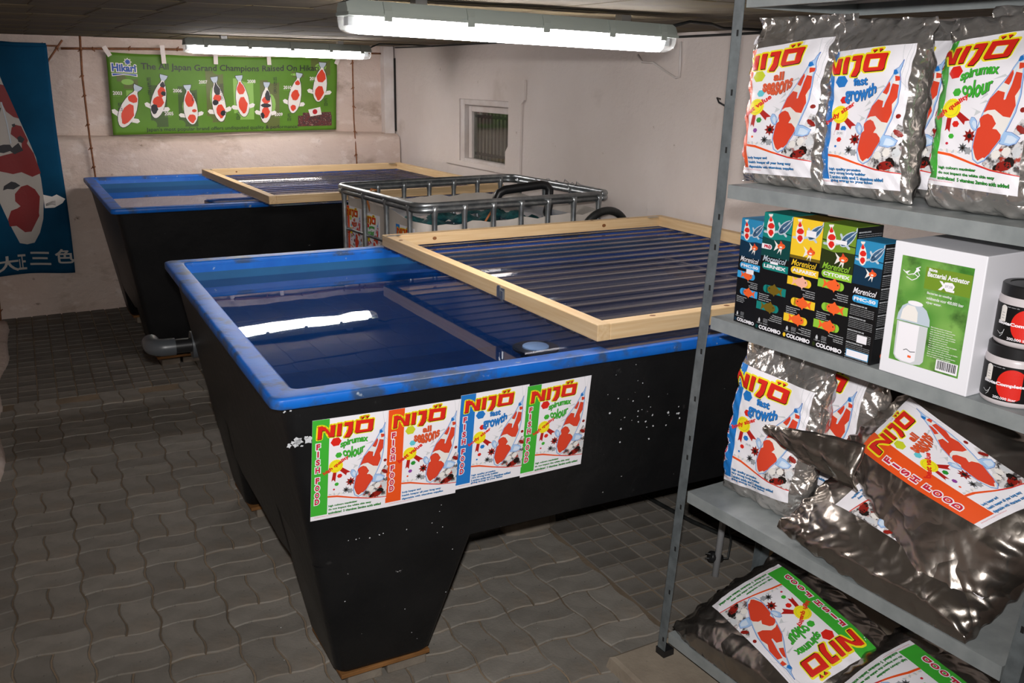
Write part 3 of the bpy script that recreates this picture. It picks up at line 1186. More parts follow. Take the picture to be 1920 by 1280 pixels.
def nijo(kind):
    if kind in _label_cache:
        return _label_cache[kind]
    c = CFG[kind]
    P = Print()
    P.rect('paper', 0, 0, 0, 100, 141)
    P.rect(c['strip'], 1, 0, 6.5, 21.3, 141)
    # ghost lines of the tail and shards
    for a, b in (((89, 141), (93, 118)), ((96, 141), (93.5, 110)), ((98.5, 141), (97, 96)), ((93, 105), (99.5, 98))):
        P.stroke('lightgrey', 1, [a, b], 0.22)
    for tri in ([(60, 70), (49.5, 74.5), (55, 71.5), (53.5, 66.5)], [(66, 79), (57.5, 77), (63, 80.5)], [(79, 100), (66.5, 98), (77, 102)], [(63, 88), (58, 81), (64.5, 85)]):
        P.poly('lightgrey', 1, tri)
    # flowers behind the fish
    r = random.Random(3)
    P.poly('flowers', 2, [(66, 24), (70, 20.5), (80, 18.6), (90, 17.6), (100, 17.0), (100, 47), (97, 44), (93, 47), (88, 42), (84, 44), (80, 38), (75, 36), (71, 31), (68, 30)])
    P.poly('flowers', 2, [(100, 62), (96, 64), (92, 58), (90, 52), (94, 50), (100, 52)])
    for (x, y, rx, ry, mm) in ((86, 23.5, 8, 4.5, 'koidark'), (91, 27, 5, 5, 'dark'), (80, 22, 4, 2.6, 'dark'), (96, 36, 3.6, 5, 'lightgrey'), (78, 33, 4.5, 4, 'koiwhite'), (87, 36, 4.5, 4, 'koiwhite'), (96, 55, 2.6, 5, 'koidark')):
        P.ell(mm, 3, x, y, rx, ry, 16, r.uniform(0, 1), star=0.12, a0=r.uniform(0, 1))
    P.ell('koidark', 2, 50.8, 48.5, 6.8, None, 16, star=0.45)
    P.ell('dark', 3, 50.8, 48.5, 2.2, None, 10)
    P.ell('midgrey', 2, 45.2, 37.5, 5.0, None, 16, star=0.5)
    P.ell('dark', 3, 45.2, 37.5, 1.6, None, 8)
    P.ell('grey', 2, 50.5, 35, 4.5, 4, 12, star=0.3)
    P.ell('koidark', 2, 95.6, 71.1, 2.2, None, 12)
    # sweep above the small print
    P.poly('orange', 3, [(21.3, 33.0), (33.7, 31.6), (54.6, 25.2), (74.8, 20.0), (100, 17.0), (100, 16.2), (74.8, 18.6), (54.6, 23.2), (33.7, 29.0), (21.3, 30.6)])
    P.poly('paper', 2, [(21.3, 31), (33.7, 29.4), (54.6, 23.6), (74.8, 18.8), (100, 16.4), (100, 14), (21.3, 14)])
    P.poly('magenta', 4, [(60, 23.2), (74.8, 19.3), (100, 16.7), (100, 16.1), (74.8, 18.5), (60, 22)])
    for i in range(7):
        P.ell('koiwhite' if i % 2 else 'lightgrey', 2, 24 + i * 3, 34.4 - i * 0.2, 2.3, 1.5, 7, i, star=0.3)
    # fish
    for f in ([(56.8, 61.7), (54.2, 65.0), (51.6, 65.4), (50.0, 61), (52.4, 56.0), (55.0, 53.6), (57.4, 54.4)], [(82.6, 53.0), (89, 52.3), (96.4, 48.1), (94.0, 43.2), (88.4, 41.2), (79.6, 42.6)]):
        P.stroke('inkblue', 4, f, 0.35, True)
        P.poly('paleblue', 5, f)
        cx, cy = sum(p[0] for p in f) / len(f), sum(p[1] for p in f) / len(f)
        P.poly('pale', 6, [(cx + (p[0] - cx) * 0.62 + 1, cy + (p[1] - cy) * 0.62 - 0.6) for p in f])
    P.stroke('inkblue', 4, KOI_BODY, 0.40, True)
    P.poly('paleblue', 5, KOI_BODY)
    P.poly('koiwhite', 6, [(91.6, 112), (87.2, 111), (82.0, 101.4), (72.4, 89), (66.9, 80), (62.5, 68.3), (59.2, 57.5), (56.2, 44.1), (55.9, 35.3), (57.8, 28.2), (62.1, 25.2), (67.4, 27.9), (73.3, 36.8), (79.1, 46), (84.5, 57.7), (88.9, 69.8), (91.3, 84.5), (91.9, 97)])
    for q in KOI_RED:
        P.poly('koired', 7, q)
        P.stroke('koired', 7, q, 0.35, True)
    P.stroke('pale', 8, [(86.6, 107), (83.4, 93), (79.2, 80.5)], 0.75)
    P.poly('blue', 6, [(88.6, 116.2), (86.4, 115.6), (86.0, 111.9), (88, 111), (90.4, 112.5)])
    # rosette with ribbons
    for q in ([(27.5, 66), (25.6, 52.7), (28.0, 55.0), (30.6, 51.7), (32.0, 66)], [(36.0, 66.9), (44.6, 58.5), (45.4, 62.0), (50.4, 62.6), (39.0, 71)]):
        P.poly('deepred', 4, q)
    P.ell('yellow', 5, 30.8, 74.2, 9.4, None, 48, star=0.06)
    P.ell('lime', 6, 30.8, 74.2, 7.2, None, 24)
    P.ell('yellow', 7, 30.8, 74.2, 6.6, None, 24)
    P.text('red', 8, c['badge'], 17.0, 62.4, 37.4, 6.2, rot=math.radians(33.0), bold=0.045)
    # hexagons
    for (x, y, rr_), mm in zip(((30, 108.2, 7.0), (34, 89.1, 4.5), (36.2, 59.4, 3.5), (32.6, 48.0, 2.9), (29.3, 41.0, 1.5)), c['hexes']):
        P.ell(mm, 4, x, y, rr_, rr_ * 0.92, 6, a0=0.05)
    # the flavour words, warped
    def word(s, x, w, top, bot, bold=0.042):
        for l, mm, d in ((5, 'dark', 0.38), (6, c['wcol'], 0.0)):
            P.text(mm, l, s, x + d, 0, w, 1, bold=bold, top=lambda t: top(t) - d * 0.8, bot=lambda t: bot(t) - d * 0.8)
    if kind == 'orange':
        word('all', 46.7, 12, lambda t: 110.6 + 0 * t, lambda t: 101.4 + 0 * t)
        word('seasons', 35.2, 35.5, lambda t: 100.0 + 2.4 * t - 0.8 * np.sin(PI * t), lambda t: 92.0 + 1.8 * t - 7.2 * np.sin(PI * t) ** 0.8)
    elif kind == 'blue':
        word('fast', 43.5, 16, lambda t: 112.0 + 0 * t, lambda t: 103.0 + 0 * t)
        word('growth', 34.4, 35.5, lambda t: 102.0 + 3.0 * t, lambda t: 87.6 + 5 * t - 8.0 * np.sin(PI * t) ** 0.8)
    else:
        word('spirumax', 35.5, 35.5, lambda t: 107.8 + 3.5 * np.sin(PI * t * 0.8) + 1.0 * t, lambda t: 96.4 + 3.0 * np.sin(PI * t * 0.8) + 1.5 * t)
        word('colour', 39.0, 28.5, lambda t: 98.2 + 2.0 * t, lambda t: 88.4 + 3 * t - 7.0 * np.sin(PI * t) ** 0.8)
    # NIJO logo
    dots = [[(59.9, 137.4), (62.2, 134.9), (65.2, 138.0)], [(66.3, 138.1), (68.0, 134.9), (70.6, 138.1)]]
    for q in LETTERS + [O_OUT] + dots:
        P.stroke('yellow', 7, q, 1.9, True)
        P.poly('yellow', 7, q)
    for q in LETTERS + dots:
        P.poly('dark', 8, [(x + 0.6, y - 0.9) for x, y in q])
        P.poly('red', 9, q)
    P.poly('dark', 8, [(x + 0.6, y - 0.9) for x, y in O_OUT])
    P.poly('red', 9, O_OUT)
    P.poly('yellow', 10, [(x + (65.2 - x) * -0.16, y + (124 - y) * -0.16) for x, y in O_IN])
    P.poly('paper', 11, O_IN)
    # FISH FOOD down the strip
    for ch, y in zip('FISHFOOD', (104.6, 94.2, 83.2, 72.2, 57.4, 46.8, 36.4, 27.0)):
        V, T, asp = text_geo(ch, 0.05)
        w = min(6.0, 8.4 * asp)
        P.text('paper', 2, ch, 7.8 - w / 2 - 1.1, y - 5.2, w + 2.2, 10.4, bold=0.12)
        P.text('magenta', 3, ch, 7.8 - w / 2, y - 4.2, w, 8.4, bold=0.05)
    # small print
    n = len(c['lines'])
    for i, s in enumerate(c['lines']):
        y = 18.0 - i * (5.0 if n == 3 else 3.9) - (0 if n == 3 else 0.4)
        w = min(70, len(s) * 1.72)
        P.text('dark', 4, s, 23.0, y - 2.4, w + 0.2, 3.5, bold=0.03)
        P.text(c['tcol'], 5, s, 22.8, y - 2.1, w, 3.4, bold=0.03)
    P.text('magenta', 3, 'developed & designed by Global Distribution', 5.0, 3.4, 33, 1.5)
    _label_cache[kind] = P
    return P


def poster(name, kind, M, w, label, cat='poster', group=None, curl=0.0, hgt=None):
    """flat printed sheet; M maps local (x right, y up, z out) to the world"""
    t = empty(name, M.to_translation())
    t.matrix_basis = M
    tag(t, label, cat, group)
    h = hgt or w * 1.41
    m = MB()
    m.box(0, w, 0, h, 0.0002, 0.0010, 'print_paper')
    m.build('sheet', t, matrix=M)
    k = w / 100
    ky = h / 141
    nijo(kind).build('print', t, flat_map(k, ky), step=0.00012, base=0.0012, matrix=M)
    return t


Fn = tank_frame(TN)


def front_frame(a, z, rot=0.0):
    """frame on the leaning front of the near tank, a = along the tank, z = height"""
    ux = Fn(1, 0, 0) - Fn(0, 0, 0)
    vy = Fn(0, 1, 0) - Fn(0, 0, 0)
    ey = -vy * 0.166 + np.array([0, 0, 1.0])
    ey /= np.linalg.norm(ey)
    n = np.cross(ux, ey)
    o = Fn(a, 0.030 + 0.166 * (0.97 - z), z) + n * 0.0015
    c, s = math.cos(rot), math.sin(rot)
    return frame_m(o, ux * c + ey * s, -ux * s + ey * c, n)


for a, z, kind, rot, w, lab in ((0.100, 0.622, 'green', -0.018, 0.2075, 'green strip poster, leftmost on the tank, beside a white paint scuff'),
                                (0.306, 0.618, 'orange', 0.0, 0.2095, 'all seasons poster with orange strip on the black tank front'),
                                (0.5145, 0.628, 'blue', 0.012, 0.2085, 'fast growth poster with blue strip on the black tank front'),
                                (0.7215, 0.624, 'green', 0.022, 0.2085, 'green strip poster, rightmost on the tank')):
    poster('poster', kind, front_frame(a, z, rot), w, lab, group='four posters on the near tank', hgt=0.302)

# paint scuffs on the tank front
tk = [o for o in bpy.data.objects if o.name == 'fish_tank'][0]
P = Print()
r = random.Random(11)
for (a, z, n, sa, sz, smin, smax) in ((0.072, 0.868, 10, 0.012, 0.010, 0.004, 0.012), (1.10, 0.78, 26, 0.07, 0.06, 0.001, 0.004), (0.32, 0.53, 8, 0.07, 0.006, 0.001, 0.003), (0.4, 0.35, 16, 0.2, 0.2, 0.0008, 0.002), (0.04, 0.955, 3, 0.01, 0.005, 0.002, 0.004), (1.25, 0.72, 8, 0.05, 0.04, 0.002, 0.005)):
    for _ in range(n):
        rr_ = r.uniform(smin, smax)
        P.ell('lightgrey', 0, a + r.gauss(0, sa), (z + r.gauss(0, sz) - 0.46) * 1.0137, rr_, rr_ * r.uniform(0.6, 1.3), 9, r.uniform(0, 3), star=0.4, a0=r.uniform(0, 1))
tag(P.build('paint_scuffs', tk, flat_map(1, 1), base=0.0006, matrix=front_frame(0, 0.46)), kind='stuff')

# ------------------------------------------------------------------ supports under the tanks
def support(T, a, b, lab, z=0.06, stones=True):
    Fm = tank_frame(T)
    M = Matrix.Translation(Fm(a, b, 0)) @ Matrix.Rotation(T['a'] + 0.03, 4, 'Z')
    m = MB()
    m.box(-0.142, 0.140, -0.148, 0.135, z - 0.014, z, 'plank_wood')
    tag(m.build('wooden_plank', matrix=M, bevel=0.002), 'thin brown board under ' + lab, 'board', 'boards under the tank legs')
    for dx, w in ((-0.06, 0.11), (0.075, 0.13)):
        m = MB()
        m.box(dx - w / 2, dx + w / 2, -0.125, 0.125, -0.004, z - 0.014, 'concrete')
        tag(m.build('support_stone', matrix=M, bevel=0.006), '%s grey stone under %s' % ('left' if dx < 0 else 'right', lab), 'stone block', 'stones under the tank legs')


for T, nm in ((TN, 'near'), (TF, 'far')):
    for (a, b, q) in ((0.33, 0.33, 'front left'), (0.33, T['W'] - 0.33, 'rear left'), (T['L'] - 0.33, 0.33, 'front right'), (T['L'] - 0.33, T['W'] - 0.33, 'rear right')):
        support(T, a, b, 'the %s leg of the %s tank' % (q, nm))
m = MB()
rings = []
for x, y0, y1, h in ((0, 0.02, 0.15, 0.035), (0.05, 0.0, 0.17, 0.05), (0.19, 0.005, 0.17, 0.052), (0.235, 0.03, 0.14, 0.045)):
    rings.append([(x, y0, -0.004), (x, y1, -0.004), (x, y1 - 0.01, h), (x, y0 + 0.012, h)])
m.loft([r_[::-1] for r_ in rings], 'concrete')
tag(m.build('broken_kerbstone', matrix=Matrix.Translation((1.635, 2.80, 0)) @ Matrix.Rotation(-0.06, 4, 'Z'), bevel=0.006),
    'broken reddish grey stone lying on the paving under the near tank', 'stone')

# concrete slab the rack stands on
m = MB()
m.loft([[(0, 0, -0.005), (0.95, 0, -0.005), (0.95, 1.15, -0.005), (0, 1.15, -0.005)], [(0.004, 0.0, 0.035), (0.95, 0, 0.035), (0.95, 1.145, 0.035), (0.006, 1.14, 0.035)], [(0.012, 0.0, 0.04), (0.95, 0, 0.04), (0.94, 1.135, 0.04), (0.02, 1.13, 0.04)]], 'slab')
slab = m.build('trim_4', matrix=Matrix.Translation((1.475, 0.80, 0)) @ Matrix.Rotation(math.radians(-1.0), 4, 'Z'))
tag(slab, kind='structure')

# ================================================================== RACK
A_SH = math.radians(-1.5)
SU = np.array([math.sin(A_SH), math.cos(A_SH), 0])      # along the rack, away from the camera
SN = np.array([math.cos(A_SH), -math.sin(A_SH), 0])     # into the rack
SQ0 = np.array([1.644, 1.872, 0])


def SH(s, d, z):
    return SQ0 - SU * s + SN * d + np.array([0, 0, z])


def rack_s(z):
    """the rack leans: how far its left end has moved at height z"""
    return 0.0 + 0.105 * min(z, 1.45) / 1.45 + 0.012 * max(0, (z - 1.45) / 0.5)


RACK_L, RACK_D = 0.935, 0.40
rack = empty('shelving_rack', tuple(SH(0.5, 0.2, 0.04)), A_SH, label='galvanised steel shelving rack with five shelves full of fish food', cat='shelf')
TIERS = (0.135, 0.619, 1.144, 1.495, 1.951)
for z in TIERS:
    m = MB()
    s0 = rack_s(z) + 0.022
    s1 = s0 + RACK_L

    def bx(sa, sb, da, db, za, zb):
        P_ = [SH(sa, db, za), SH(sa, da, za), SH(sb, da, za), SH(sb, db, za)]
        m.hexa(P_ + [p + np.array([0, 0, zb - za]) for p in P_], 'galvanised')
    bx(s0, s1, 0.0, RACK_D, z - 0.0015, z)
    bx(s0, s1, 0.0, 0.0015, z - 0.034, z - 0.0015)
    bx(s0, s1, RACK_D - 0.0015, RACK_D, z - 0.034, z - 0.0015)
    bx(s0, s0 + 0.0015, 0.0015, RACK_D - 0.0015, z - 0.034, z - 0.0015)
    bx(s1 - 0.0015, s1, 0.0015, RACK_D - 0.0015, z - 0.034, z - 0.0015)
    bx(s0, s1, 0.0015, 0.012, z - 0.034, z - 0.0325)
    bx(s0, s1, RACK_D * 0.5 - 0.03, RACK_D * 0.5 + 0.03, z - 0.02, z - 0.0015)
    m.build('shelf', rack)
for side in (0, 1):
    for back in (0, 1):
        m = MB()
        sg = 1 if side == 0 else -1

        def c(z):
            return rack_s(z) + (0 if side == 0 else RACK_L + 0.044)
        d0 = RACK_D + 0.001 if back else -0.0015
        dd = 0.0015
        zs = [0.05, 0.80, 1.45, 1.966]
        ra, rb = [], []
        for z in zs:
            s = c(z)
            a, b = s - 0.017 * sg, s + 0.0165 * sg
            ra.append([SH(a, d0, z), SH(b, d0, z), SH(b, d0 + dd, z), SH(a, d0 + dd, z)])
            e0, e1 = (d0, d0 + 0.034) if not back else (d0 + dd - 0.034, d0 + dd)
            rb.append([SH(a, e0, z), SH(a + 0.0015 * sg, e0, z), SH(a + 0.0015 * sg, e1, z), SH(a, e1, z)])
        for rr_ in (ra, rb):
            if sg < 0:
                rr_ = [q[::-1] for q in rr_]
            m.loft(rr_, 'galvanised_post')
        # slots
        if not back:
            for z in (0.10, 0.27, 0.42, 0.56, 0.72, 0.78, 0.90, 1.04, 1.22, 1.33, 1.41, 1.58, 1.72, 1.86):
                s = c(z)
                w, h = 0.0035, 0.0075
                m.add([SH(s + (-w + 0.004) * sg, d0 - 0.0003, z - h), SH(s + (w + 0.004) * sg, d0 - 0.0003, z - h), SH(s + (w + 0.004) * sg, d0 - 0.0003, z + h), SH(s + (-w + 0.004) * sg, d0 - 0.0003, z + h)], [(0, 1, 2, 3)], 'dark_slot')
        m.build('post', rack)
        m = MB()
        s = c(0.05)
        lo, hi = sorted((s - 0.0195 * sg, s + 0.0185 * sg))
        e0, e1 = (d0 - 0.003, d0 + 0.037) if not back else (d0 - 0.036, d0 + 0.005)
        P_ = [SH(lo, e1, 0.04), SH(lo, e0, 0.04), SH(hi, e0, 0.04), SH(hi, e1, 0.04)]
        m.hexa(P_ + [p + np.array([0, 0, 0.022]) for p in P_], 'black_plastic')
        m.build('foot', rack)


# ================================================================== FOIL BAGS
class Bag:
    """a filled foil bag: quad outline in its own plane (metres), a pillow in front and behind, folds near its edges"""

    def __init__(self, O, ex, ey, quad, tf, tb, seed, wr=0.004, lab=None, pw=(3.0, 4.0), top_flat=0.0, nridge=34, lim=None):
        self.O, self.ex, self.ey = map(lambda q: np.array(q, float), (O, ex, ey))
        self.n = np.cross(self.ex, self.ey)
        self.q = np.array(quad, float)        # BL BR TR TL
        self.tf, self.tb, self.wr, self.pw, self.tfl = tf, tb, wr, pw, top_flat
        self.lim = lim
        r = random.Random(seed)
        self.W = np.linalg.norm(self.q[1] - self.q[0])
        self.H = np.linalg.norm(self.q[3] - self.q[0])
        self.R = []
        for _ in range(nridge):
            e = r.choice('LRTBTB')
            t = r.random()
            p = dict(L=(0, t), R=(1, t), T=(t, 1), B=(t, 0))[e]
            ang = dict(L=0, R=PI, T=-PI / 2, B=PI / 2)[e] + r.uniform(-0.9, 0.9)
            self.R.append((p[0] * self.W, p[1] * self.H, math.cos(ang), math.sin(ang), r.uniform(0.004, 0.013), r.uniform(0.05, 0.17), r.choice((-1, 1, 1)) * r.uniform(0.4, 1.0)))
        self.ph = [r.uniform(0, 6) for _ in range(8)]
        self.lab = None if lab is None else np.array(lab, float)   # label quad BL BR TR TL in plane metres
        self.labm = None
        if lab is not None:
            self.labab = np.array([self.inv(p) for p in self.lab])
            self.labc = self.labab.mean(0)
            self.labr = np.abs(self.labab - self.labc).mean(0)

    def bil(self, a, b):
        q = self.q
        return (q[0] * ((1 - a) * (1 - b))[:, None] + q[1] * (a * (1 - b))[:, None] + q[2] * (a * b)[:, None] + q[3] * ((1 - a) * b)[:, None])

    def inv(self, p):
        a, b = 0.5, 0.5
        for _ in range(20):
            f = self.bil(np.array([a]), np.array([b]))[0] - p
            fa = (self.bil(np.array([a + 1e-4]), np.array([b]))[0] - p - f) / 1e-4
            fb = (self.bil(np.array([a]), np.array([b + 1e-4]))[0] - p - f) / 1e-4
            s = np.linalg.solve(np.array([fa, fb]).T, -f)
            a, b = a + s[0], b + s[1]
        return a, b

    def disp(self, a, b, side):
        a_, b_ = np.clip(a, 0, 1), np.clip(b, 0, 1)
        pa = (1 - np.abs(2 * a_ - 1) ** self.pw[0]) ** 0.55
        bb = 2 * b_ - 1
        pb = (1 - np.abs(bb) ** self.pw[1]) ** 0.6
        if self.tfl:
            k = np.clip((b_ - (1 - self.tfl)) / self.tfl, 0, 1)
            pb = pb * (1 - 0.75 * k * k * (3 - 2 * k))
        edge = np.minimum(np.minimum(a_, 1 - a_) * self.W, np.minimum(b_, 1 - b_) * self.H)
        h = (self.tf if side > 0 else -self.tb) * pa * pb
        x, y = a_ * self.W, b_ * self.H
        w = 0
        for (px, py, dx, dy, wd, ln, am) in self.R:
            u = (x - px) * dx + (y - py) * dy
            v = -(x - px) * dy + (y - py) * dx
            w = w + am * np.exp(-(v / (wd * (1 + 4 * np.clip(u, 0, 1)))) ** 2) * np.exp(-np.clip(u, 0, None) / ln) * (u > -0.01)
        if self.lab is not None:
            dd = np.maximum(np.abs(a_ - self.labc[0]) / (self.labr[0] + 1e-6), np.abs(b_ - self.labc[1]) / (self.labr[1] + 1e-6))
            mk = np.clip((dd - 0.72) / 0.55, 0, 1)
            w = w * (0.16 + 0.84 * mk)
        ok = np.clip(edge / 0.004, 0, 1)
        h = h + side * self.wr * w * ok
        p = self.ph
        soft = 0.0035 * (np.sin(x * 31 + y * 13 + p[4]) + np.sin(y * 27 - x * 17 + p[5])) * np.clip(edge / 0.03, 0, 1)
        rip = 0.006 * np.exp(-edge / 0.025) * (np.sin(x * 90 + p[0]) + np.sin(y * 75 + p[1]) + 0.7 * np.sin((x + y) * 150 + p[2]))
        return h + rip + soft * (0.6 if side > 0 else 1)

    def surf(self, a, b, side=1):
        P2 = self.bil(a, b)
        d = self.disp(a, b, side)
        W = self.O + P2[:, :1] * self.ex + P2[:, 1:] * self.ey + d[:, None] * self.n
        if self.lim:                                  # the bag rests on its shelf and stays between the lips
            W[:, 2] = np.clip(W[:, 2], self.lim[0] + 0.0015, self.lim[1])
            dd = (W - SQ0) @ SN
            W = W + (np.clip(dd, 0.004, 0.392) - dd)[:, None] * SN
        return W

    def normal(self, a, b):
        e = 2e-3
        A = self.surf(a + e, b) - self.surf(a - e, b)
        B = self.surf(a, b + e) - self.surf(a, b - e)
        n = np.cross(A, B)
        return n / (np.linalg.norm(n, axis=1)[:, None] + 1e-12)

    def body(self, parent, name='foil_bag', m='foil', na=70, nb=100):
        A, B = np.meshgrid(np.linspace(0, 1, na), np.linspace(0, 1, nb))
        a, b = A.ravel(), B.ravel()
        f = self.surf(a, b, 1)
        k = self.surf(a, b, -1)
        bd = (a == 0) | (a == 1) | (b == 0) | (b == 1)
        k[bd] = f[bd]
        N = na * nb
        F = []
        for j in range(nb - 1):
            for i in range(na - 1):
                q = j * na + i
                F.append((q, q + 1, q + na + 1, q + na))
                F.append((N + q, N + q + na, N + q + na + 1, N + q + 1))
        mb = MB()
        mb.add(np.concatenate([f, k]), F, m)
        return mb.build(name, parent, smooth=True)

    def label(self, parent, kind, strip=21.3, crop=None, name='label'):
        """print the artwork; the coloured strip is squeezed to `strip` units where it wraps round the bag's side"""
        src = nijo(kind)
        L = self.labab
        x0 = 0.0
        if crop:
            s2 = Print()
            s2.items = [(a_, b_, c_.copy(), d_.copy()) for a_, b_, c_, d_ in src.items]
            src = s2.clip_x(crop, 100)
            x0 = crop

        def f(V, h):
            x, y = V[:, 0].copy(), V[:, 1] / 141.0
            if strip != 21.3:
                x = np.where(x < 21.3, x / 21.3 * strip, strip + (x - 21.3) / 78.7 * (100 - strip))
            x = (x - x0) / (100 - x0)
            ab = (L[0] * ((1 - x) * (1 - y))[:, None] + L[1] * (x * (1 - y))[:, None] + L[2] * (x * y)[:, None] + L[3] * ((1 - x) * y)[:, None])
            P = self.surf(ab[:, 0], ab[:, 1])
            return P + self.normal(ab[:, 0], ab[:, 1]) * h
        return src.build(name, parent, f, maxlen=3.4, step=0.00022, base=0.0007)

    def sticker(self, parent, ab, s, w, h, rot=0.0, name='price_sticker'):
        """small white price label at label-space point ab (0..1)"""
        P = Print()
        c, sn = math.cos(rot), math.sin(rot)

        def R(x, y):
            return (ab[0] * 100 + x * c - y * sn, ab[1] * 141 + x * sn + y * c)
        Q = Print()
        Q.poly('paper', 0, [(-w / 2 + 1, -h / 2), (w / 2 - 1, -h / 2), (w / 2, 0), (w / 2 - 1, h / 2), (-w / 2 + 1, h / 2), (-w / 2, 0)])
        Q.text('grey', 1, s, -w * 0.28, -h * 0.22, w * 0.56, h * 0.44, bold=0.03)
        P.merge(Q, lambda p: R(p[0], p[1]))
        L = self.labab

        def f(V, hh):
            x, y = V[:, 0] / 100, V[:, 1] / 141
            abv = (L[0] * ((1 - x) * (1 - y))[:, None] + L[1] * (x * (1 - y))[:, None] + L[2] * (x * y)[:, None] + L[3] * ((1 - x) * y)[:, None])
            return self.surf(abv[:, 0], abv[:, 1]) + self.normal(abv[:, 0], abv[:, 1]) * hh
        return P.build(name, parent, f, maxlen=3, step=0.0003, base=0.0040)


UPV = np.array([0, 0, 1.0])


def standing_bag(kind, quad_sz, d0, zref, lean, tf, tb, lab_sz, seed, label, strip=8.5, wr=0.0045, sticker=None, group='foil food bags', flat=0.28):
    """quad_sz / lab_sz: (s, z) corners BL BR TR TL on the plane of the label; d0 depth of that plane at zref"""
    l = math.radians(lean)
    ex = -SU
    ey = UPV * math.cos(l) + SN * math.sin(l)
    n = np.cross(ex, ey)
    O = SH(0, d0, zref) - n * tf * 0.92
    k = 1 / math.cos(l)
    f = lambda p: (p[0], (p[1] - zref) * k)
    B = Bag(O, ex, ey, [f(p) for p in quad_sz], tf, tb, seed, wr=wr, lab=[f(p) for p in lab_sz] if lab_sz else None, top_flat=flat, pw=(6.0, 5.0), lim=(zref, 1.912 if zref > 1 else 1.105))
    c = np.mean([B.O + q[0] * ex + q[1] * ey for q in B.q[:2]], axis=0)
    t = empty('foil_food_bag', tuple(c), label=label, cat='food bag', group=group)
    B.body(t)
    if lab_sz:
        B.label(t, kind, crop=strip)
    if sticker:
        B.sticker(t, *sticker)
    return t


Z2 = 1.4955
standing_bag('orange', [(0.085, Z2 + .004), (0.352, Z2 + .004), (0.322, 1.905), (0.055, 1.908)], 0.055, Z2, 6, 0.05, 0.045,
             [(0.094, 1.522), (0.322, 1.530), (0.312, 1.855), (0.060, 1.822)], 21, 'all seasons food bag, leftmost on the upper shelf next to the post',
             sticker=((0.02, 1.09), '12,95', 13, 8))
standing_bag('blue', [(0.356, Z2 + .004), (0.596, Z2 + .004), (0.566, 1.890), (0.322, 1.895)], 0.045, Z2, 6, 0.05, 0.045,
             [(0.366, 1.520), (0.577, 1.527), (0.547, 1.833), (0.328, 1.815)], 22, 'fast growth food bag, second from the left on the upper shelf',
             sticker=((0.27, 0.385), '29,95', 14, 7))
standing_bag('green', [(0.628, Z2 + .004), (0.885, Z2 + .004), (0.866, 1.885), (0.604, 1.885)], 0.045, Z2, 6, 0.05, 0.045,
             [(0.636, 1.550), (0.840, 1.545), (0.812, 1.862), (0.612, 1.832)], 23, 'spirumax colour food bag foremost at the right of the upper shelf')
standing_bag('blue', [(0.300, Z2 + .004), (0.600, Z2 + .004), (0.600, 1.885), (0.300, 1.890)], 0.165, Z2, 5, 0.045, 0.04,
             [(0.325, 1.520), (0.578, 1.522), (0.578, 1.842), (0.322, 1.842)], 24, 'fast growth food bag half hidden between two front bags, upper shelf')
standing_bag('green', [(0.615, Z2 + .004), (0.900, Z2 + .004), (0.900, 1.912), (0.615, 1.912)], 0.175, Z2, 5, 0.045, 0.04,
             [(0.635, 1.59), (0.885, 1.59), (0.885, 1.895), (0.635, 1.882)], 25, 'food bag behind the green one, upper shelf, only its top showing')
standing_bag('orange', [(0.010, Z2 + .004), (0.280, Z2 + .004), (0.280, 1.912), (0.010, 1.912)], 0.175, Z2, 3, 0.045, 0.04,
             None, 26, 'crumpled bare silver bag behind the leftmost bag, upper shelf')

# lower middle shelf: two standing bags
Z4 = 0.6195
standing_bag('blue', [(0.085, Z4 + .004), (0.385, Z4 + .004), (0.385, 1.085), (0.080, 1.095)], 0.075, Z4, 8, 0.055, 0.045,
             [(0.108, 0.655), (0.345, 0.680), (0.360, 0.985), (0.088, 0.995)], 31, 'fast growth food bag standing on the lower shelf beside the left post',
             sticker=((0.36, 0.375), '29,95', 14, 6))
standing_bag('blue', [(0.140, Z4 + .004), (0.465, Z4 + .004), (0.470, 1.088), (0.150, 1.090)], 0.205, Z4, 6, 0.05, 0.04,
             [(0.165, 0.705), (0.417, 0.702), (0.424, 1.016), (0.177, 1.035)], 32, 'fast growth food bag half hidden behind lying bags, lower shelf')


def lying_bag(kind, lab_pts, ext, tf, tb, seed, label, sticker=None, wr=0.006, pw=(2.6, 3.2), strip=21.3, drop=0.9):
    """lab_pts: label corners BL BR TR TL as (s, d, z); ext: how far foil reaches past the label (left, right, bottom, top)"""
    Pw = [SH(*p) for p in lab_pts]
    ex = (Pw[1] - Pw[0]) + (Pw[2] - Pw[3])
    ex /= np.linalg.norm(ex)
    ey = (Pw[3] - Pw[0]) + (Pw[2] - Pw[1])
    ey -= ex * (ex @ ey)
    ey /= np.linalg.norm(ey)
    n = np.cross(ex, ey)
    C = np.mean(Pw, axis=0)
    O = C - n * tf * drop
    L2 = [((p - C) @ ex, (p - C) @ ey) for p in Pw]
    e0 = ext[0] if isinstance(ext[0], tuple) else (ext[0], ext[0])
    x0, x1 = min(L2[0][0], L2[3][0]), max(L2[1][0], L2[2][0]) + ext[1]
    y0, y1 = min(L2[0][1], L2[1][1]) - ext[2], max(L2[2][1], L2[3][1]) + ext[3]
    B = Bag(O, ex, ey, [(x0 - e0[0], y0), (x1, y0), (x1, y1), (x0 - e0[1], y1)], tf, tb, seed, wr=wr, lab=L2, pw=pw, nridge=46, lim=(0.6195, 1.105) if C[2] > 0.6 else (0.1355, 0.58))
    t = empty('foil_food_bag', tuple(C - np.array([0, 0, 0.1])), label=label, cat='food bag', group='large lying food bags')
    B.body(t, m='foil_smooth', na=90, nb=120)
    B.label(t, kind, strip)
    if sticker:
        B.sticker(t, *sticker)
    return t, B


